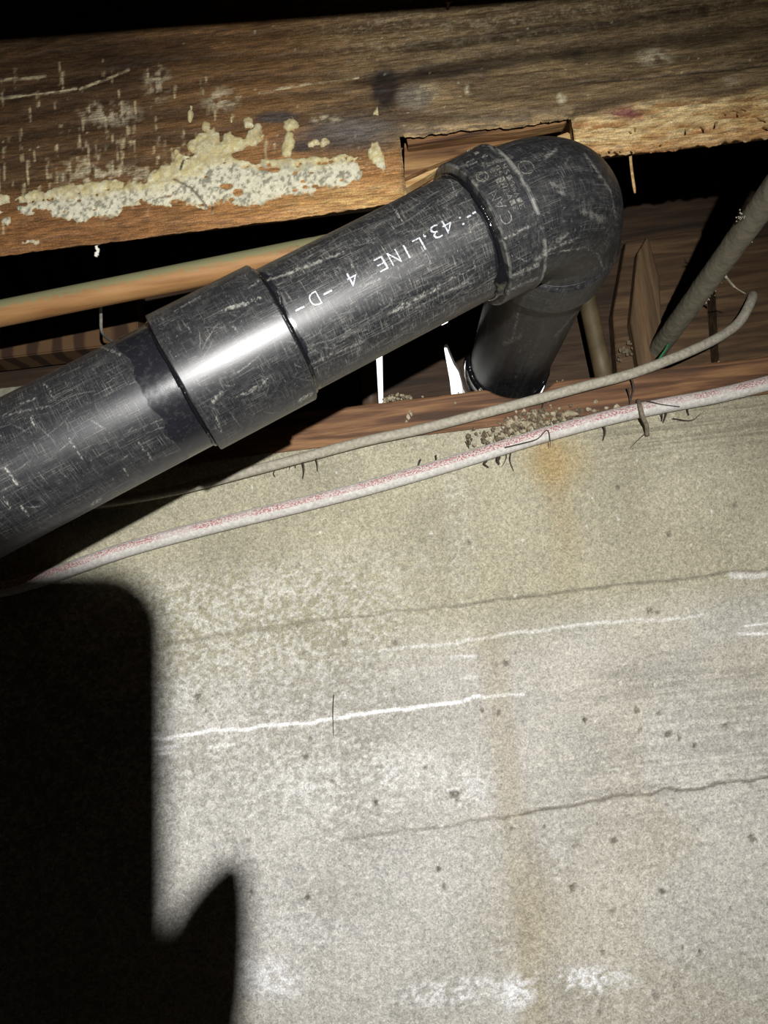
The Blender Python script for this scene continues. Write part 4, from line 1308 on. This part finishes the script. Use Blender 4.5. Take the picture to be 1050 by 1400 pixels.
strands('hanging_strands', [hang(884, 578, 16, .0014), hang(912, 560, 18, .001, -2), hang(942, 552, 16, .001, -2), hang(905, 566, 10, .0009), hang(822, 576, 26, .0013, 3), hang(700, 614, 30, .0006), hang(690, 612, 26, .0005), hang(575, 628, 16, .001), hang(596, 622, 14, .0008), hang(640, 603, 10, .0008), hang(665, 630, 9, .0016), hang(682, 625, 10, .0022),
                             ([(690, 612, -.018), (715, 606, -.019), (735, 600, -.019), (748, 588, -.019), (752, 600, -.018), (752, 612, -.01)], .0008), ([(885, 590, -.004), (872, 602, -.003), (862, 612, -.002)], .0006),
                             ([(920, 572, -.006), (945, 575, -.004), (958, 566, -.006)], .0006), ([(885, 548, -.019), (905, 553, -.018), (930, 556, -.018)], .0007)], rc, YW)
strands('hanging_strands', [hang(405, 628, 12, .0008), hang(414, 632, 22, .0012, 2), hang(432, 626, 18, .0007, 2), hang(398, 632, 10, .0007), hang(375, 644, 8, .0006), hang(862, 512, 38, .0013, 1), hang(858, 530, 28, .0010, 1), hang(745, 548, 10, .0008)], cab, YS)
strands('stray_root', [([(456, 950, .001), (455, 975, -.001), (456, 1006, .0005)], .0007)], rc, YW)
m_green = Mat('green_wire', .45, (.03, .16, .06)).m
wp = tube('green_wire_scrap', catmull([ony(898, 496, YS - .002), ony(903, 488, YS - .002), ony(910, 478, YS - .001), ony(914, 470, YS + .002)], 4), .0012, m_green, None, 8)
tag(wp, 'small scrap of green wire resting against the grey conduit above the cable', 'wire')

# ================================================================== things in the dark behind
m_end = Mat('joist_block_grain', .75, (.2, .1, .05), .3)
wv_ = m_end.n('ShaderNodeTexWave', wave_type='RINGS', rings_direction='Y')
mp2 = m_end.n('ShaderNodeMapping'); tc = m_end.n('ShaderNodeTexCoord'); m_end.l(tc.outputs['Object'], mp2.inputs['Vector'])
mp2.inputs['Location'].default_value = (.62, 0, -.75); mp2.inputs['Scale'].default_value = (1, 1, .7)
m_end.l(mp2.outputs['Vector'], wv_.inputs['Vector'])
wv_.inputs['Scale'].default_value = 9; wv_.inputs['Distortion'].default_value = 7; wv_.inputs['Detail'].default_value = 2
m_end.color(m_end.ramp(wv_.outputs['Fac'], [(.25, (.035, .017, .008)), (.6, (.10, .055, .023))]))
m_end = m_end.m
b0 = ony(-60, 500, .80); b1 = ony(190, 470, .80)
blk = box('blocking', (float(b0[0]) - .25, .80, float(b0[2]) + .002), (float(b1[0]), .838, ZC - .001), m_end, None, .0015)
tag(blk, 'wooden block with curved grain in the shade under the copper pipe at left', 'plank')
m_mort = simple('mortar_lump', (.22, .205, .15), (.36, .34, .26), 90, .9, bump=.7, dist=.002)
bm = bmesh.new()
e0 = ony(-60, 541, .786)
bmesh.ops.create_grid(bm, x_segments=30, y_segments=8, size=.5)
bm.free()
gx = np.linspace(float(e0[0]) - .1, float(ony(95, 520, .786)[0]), 60)
zt2 = np.array([ony(a, 527 - .10 * a, .786)[2] for a in np.linspace(-200, 95, 60)])
P = []
for yy, lo in ((.786, 0), (.784, .5), (.788, .96), (.794, 1.0), (.836, 1.0)):
    P.append(np.stack([gx, yy + .002 * (fbm(gx * 90, gx * 0 + yy * 50, 3, 5) - .5), ZS1 + (zt2 - ZS1) * lo + .0015 * (fbm(gx * 110, gx * 0 + lo * 9, 3, 6) - .5) * (lo > 0)], -1))
P = np.array(P)
P = np.concatenate([P, P[:, -1:] * [1, 1, 0] + [0, 0, ZS1]], 1)
mo = grid('mortar_bed', P, m_mort, flip=False)
tag(mo, 'grey lump of mortar on the sill at the far left, behind the black pipe', 'mortar')

m_plk = grained('shaded_planks', (.045, .024, .011), (.08, .045, .020), (.125, .075, .035), 'x', .8, 12)
m_plv = grained('upright_plank', (.06, .034, .016), (.10, .06, .028), (.15, .092, .045), 'z', .8, 12)


def plank(name, pxs, Y0, Y1, mat, label):
    q = [ony(a, b, Y0) for a, b in pxs]
    xs_ = [float(p[0]) for p in q]; zs_ = [float(p[2]) for p in q]
    n = len(q)
    vs = [(x, Y0, z) for x, z in zip(xs_, zs_)] + [(x, Y1, z) for x, z in zip(xs_, zs_)]
    fs = [tuple(range(n)), tuple(range(2 * n - 1, n - 1, -1))] + [(i, i + n, (i + 1) % n + n, (i + 1) % n) for i in range(n)]
    me = bpy.data.meshes.new(name); me.from_pydata(vs, [], fs)
    bm = bmesh.new(); bm.from_mesh(me); bmesh.ops.recalc_face_normals(bm, faces=bm.faces[:])
    bmesh.ops.bevel(bm, geom=bm.edges[:], offset=.0012, segments=1, affect='EDGES')
    bm.to_mesh(me); bm.free()
    o = link(name, me, mat)
    return tag(o, label, 'plank')


plank('wood_block', [(846, 536), (838, 430), (856, 330), (900, 322), (960, 314), (975, 520)], .826, .8445, m_plk, 'brown wood block on the sill behind the elbow, its top edge catching light')
plank('upright_board', [(880, 540), (862, 440), (872, 345), (886, 322), (902, 380), (908, 530)], .812, .8255, m_plv, 'narrow upright board scrap leaning in the shade left of the dusty conduit')
plank('wood_block', [(985, 520), (975, 332), (1010, 328), (1160, 308), (1170, 500)], .822, .8445, m_plk, 'wide dark wood block on the sill right of the dusty conduit')
m_crumb = simple('pale_crumbs', (.17, .14, .085), (.46, .40, .28), 250, .95, bump=.6)
m_crumb2 = simple('dark_crumbs', (.06, .045, .03), (.20, .16, .10), 250, .95, bump=.6)
bm = bmesh.new(); bm2 = bmesh.new()
for _ in range(70):
    px = rng.uniform(522, 562); py = 541 - .118 * (px - 600) - 4 * rng.random() - 9 * max(0, 1 - abs(px - 543) / 16) * rng.random()
    blob(bm if rng.random() < .7 else bm2, ony(px, py, YS + .008 + .01 * rng.random()), rng.uniform(.0007, .0024), jit=.4)
for _ in range(16):
    px = rng.uniform(560, 1040); py = 541 - .118 * (px - 600) - 1
    blob(bm, ony(px, py, YS + .004 + .02 * rng.random()), rng.uniform(.0005, .0015), jit=.4)
for _ in range(330):
    px = np.clip(rng.normal(720, 38), 640, 830); base_y = np.interp(px, [640, 700, 760, 830], [596, 583, 573, 560])
    py = base_y + rng.normal(0, 7) + (6 if px < 690 else -2)
    blob(bm if rng.random() < .42 else bm2, ony(px, py, YW - .002 - .003 * rng.random()), rng.uniform(.0008, .0033), jit=.45)
for px, py, r in ((778, 566, .0055), (770, 567, .004), (757, 566, .004), (747, 566, .0035), (844, 556, .0042), (829, 558, .003), (812, 562, .003), (786, 566, .004), (715, 590, .004), (704, 598, .0035)):
    blob(bm, ony(px, py, YW - .004), r, (1, .7, .7), .35)
for px, py, r in ((860, 470, .004), (852, 478, .005), (856, 484, .004), (862, 478, .003), (848, 490, .003)):
    for _ in range(4):
        blob(bm2, ony(px, py, .821) + rng.normal(0, .002, 3) * (1, .3, 1), r * .5, (1, .6, 1), .45)
for px, py, r in ((558, 570, .003), (562, 566, .002), (556, 576, .0018), (622, 551, .0016), (560, 562, .0014)):
    blob(bm, ony(px, py, YS - .0005), r, (1, .4, 1), .45)
o = bmobj('crumbs', bm, m_crumb, None, False); tag(o, 'pale mortar crumbs scattered on the sill and packed below the grey cable', 'debris', kind='stuff')
o = bmobj('dark_crumbs', bm2, m_crumb2, None, False); tag(o, 'dark dirt crumbs packed between the sill and the concrete under the elbow', 'debris', kind='stuff')

# ================================================================== what casts the big shadow: phone and hand, behind the picture plane
m_case = Mat('dark_phone_case', .5, (.02, .02, .022)).m
ph = empty('phone', lens(-.02, -.06, -.005), 'dark phone held upright by a hand, out of the picture, its shadow on the wall', 'phone')


def rounded(name, x0, x1, y0, y1, z0, z1, r, mat, parent):
    q = []
    for cx, cy, a0 in ((x1 - r, y1 - r, 0), (x0 + r, y1 - r, 90), (x0 + r, y0 + r, 180), (x1 - r, y0 + r, 270)):
        for k in range(9):
            a = math.radians(a0 + k * 11.25); q.append((cx + r * math.cos(a), cy + r * math.sin(a)))
    n = len(q)
    vs = [lens(a, b, z0) for a, b in q] + [lens(a, b, z1) for a, b in q]
    fs = [tuple(range(n)), tuple(range(2 * n - 1, n - 1, -1))] + [(i, (i + 1) % n, (i + 1) % n + n, i + n) for i in range(n)]
    me = bpy.data.meshes.new(name); me.from_pydata([tuple(p) for p in vs], [], fs)
    return link(name, me, mat, parent)


rounded('body', -.0595, .0167, -.098, .0566, -.0100, -.0035, .0165, m_case, ph)
rounded('screen', -.0565, .0137, -.095, .0536, -.0104, -.0101, .0135, Mat('dark_glass', .1, (.01, .01, .012)).m, ph)
tube('lens_ring', [lens(.008 * math.cos(q), .008 * math.sin(q), -.0030) for q in np.linspace(0, 2 * math.pi, 24)], .0008, m_case, ph, 6)

m_skin = simple('skin', (.42, .25, .17), (.50, .31, .22), 60, .6, bump=.15)


def skinned(name, chains, mat):
    """One continuous skinned body: chains of (point, radius); later chains start at an index of the first."""
    bm = bmesh.new(); vs = []; rad_ = []
    for start, ch in chains:
        prev = vs[start] if start is not None else None
        for p, r in ch:
            v_ = bm.verts.new(tuple(lens(*p))); vs.append(v_); rad_.append(r)
            if prev is not None:
                bm.edges.new((prev, v_))
            prev = v_
    me = bpy.data.meshes.new(name); bm.to_mesh(me); bm.free()
    o = link(name, me, mat)
    md = o.modifiers.new('skin', 'SKIN')
    for i, r in enumerate(rad_):
        me.skin_vertices[0].data[i].radius = (r, r)
    me.skin_vertices[0].data[0].use_root = True
    sb = o.modifiers.new('subd', 'SUBSURF'); sb.levels = 2; sb.render_levels = 2
    return o


ch = [(None, [((.022, -.112, -.032), .021), ((.018, -.142, -.047), .023), ((.020, -.180, -.078), .023), ((.030, -.255, -.15), .030), ((.045, -.365, -.27), .038)]),
      (0, [((.016, -.084, -.016), .0135), ((.0195, -.064, -.007), .0135), ((.0212, -.050, -.005), .0130), ((.0236, -.040, -.005), .0110), ((.0268, -.0315, -.005), .0075), ((.0292, -.0258, -.005), .0040), ((.0300, -.0238, -.005), .0022)])]
for i, yy in enumerate((-.066, -.082, -.098, -.114)):
    ch.append((0, [((.022, yy - .006, -.012), .0095), ((.018, yy, .004), .0085), ((-.004, yy + .004, .0095), .0080), ((-.028 - .004 * (i in (1, 2)), yy + .007, .0095), .0075), ((-.046 + .006 * (i == 3), yy + .008, .008), .0062)]))
ch = [(a_, [((p_[0] + .0045, p_[1] + .0075, p_[2]), r_) for p_, r_ in b_]) for a_, b_ in ch]
hand = skinned('hand', ch, m_skin)
tag(hand, "person's hand and forearm holding the phone, out of the picture", 'person')

# ================================================================== flashlight
m_alu = simple('flashlight_metal', (.02, .02, .02), (.04, .04, .04), 200, .4, bump=.1)
fd = AIM - LIGHT; fd /= np.linalg.norm(fd)
fl = empty('flashlight', LIGHT, 'small black flashlight behind the camera lighting the scene, strapped to the ceiling', 'flashlight')
lo = bpy.data.objects.new('lamp', ld)
COL.objects.link(lo)
lo.location = Vector(LIGHT)
lo.rotation_euler = Vector(fd).to_track_quat('-Z', 'Y').to_euler()
tube('barrel', [LIGHT - fd * q for q in (.012, .03, .035, .05, .12, .125)], [.016, .016, .012, .011, .011, .010], m_alu, fl, 24)
tube('hanging_strap', [LIGHT - fd * .08 + np.array((0, 0, .009)), LIGHT - fd * .08 + np.array((0, 0, .2)), np.array((LIGHT[0], LIGHT[1] - fd[1] * .08, ZC))], .003, m_alu, fl, 8)
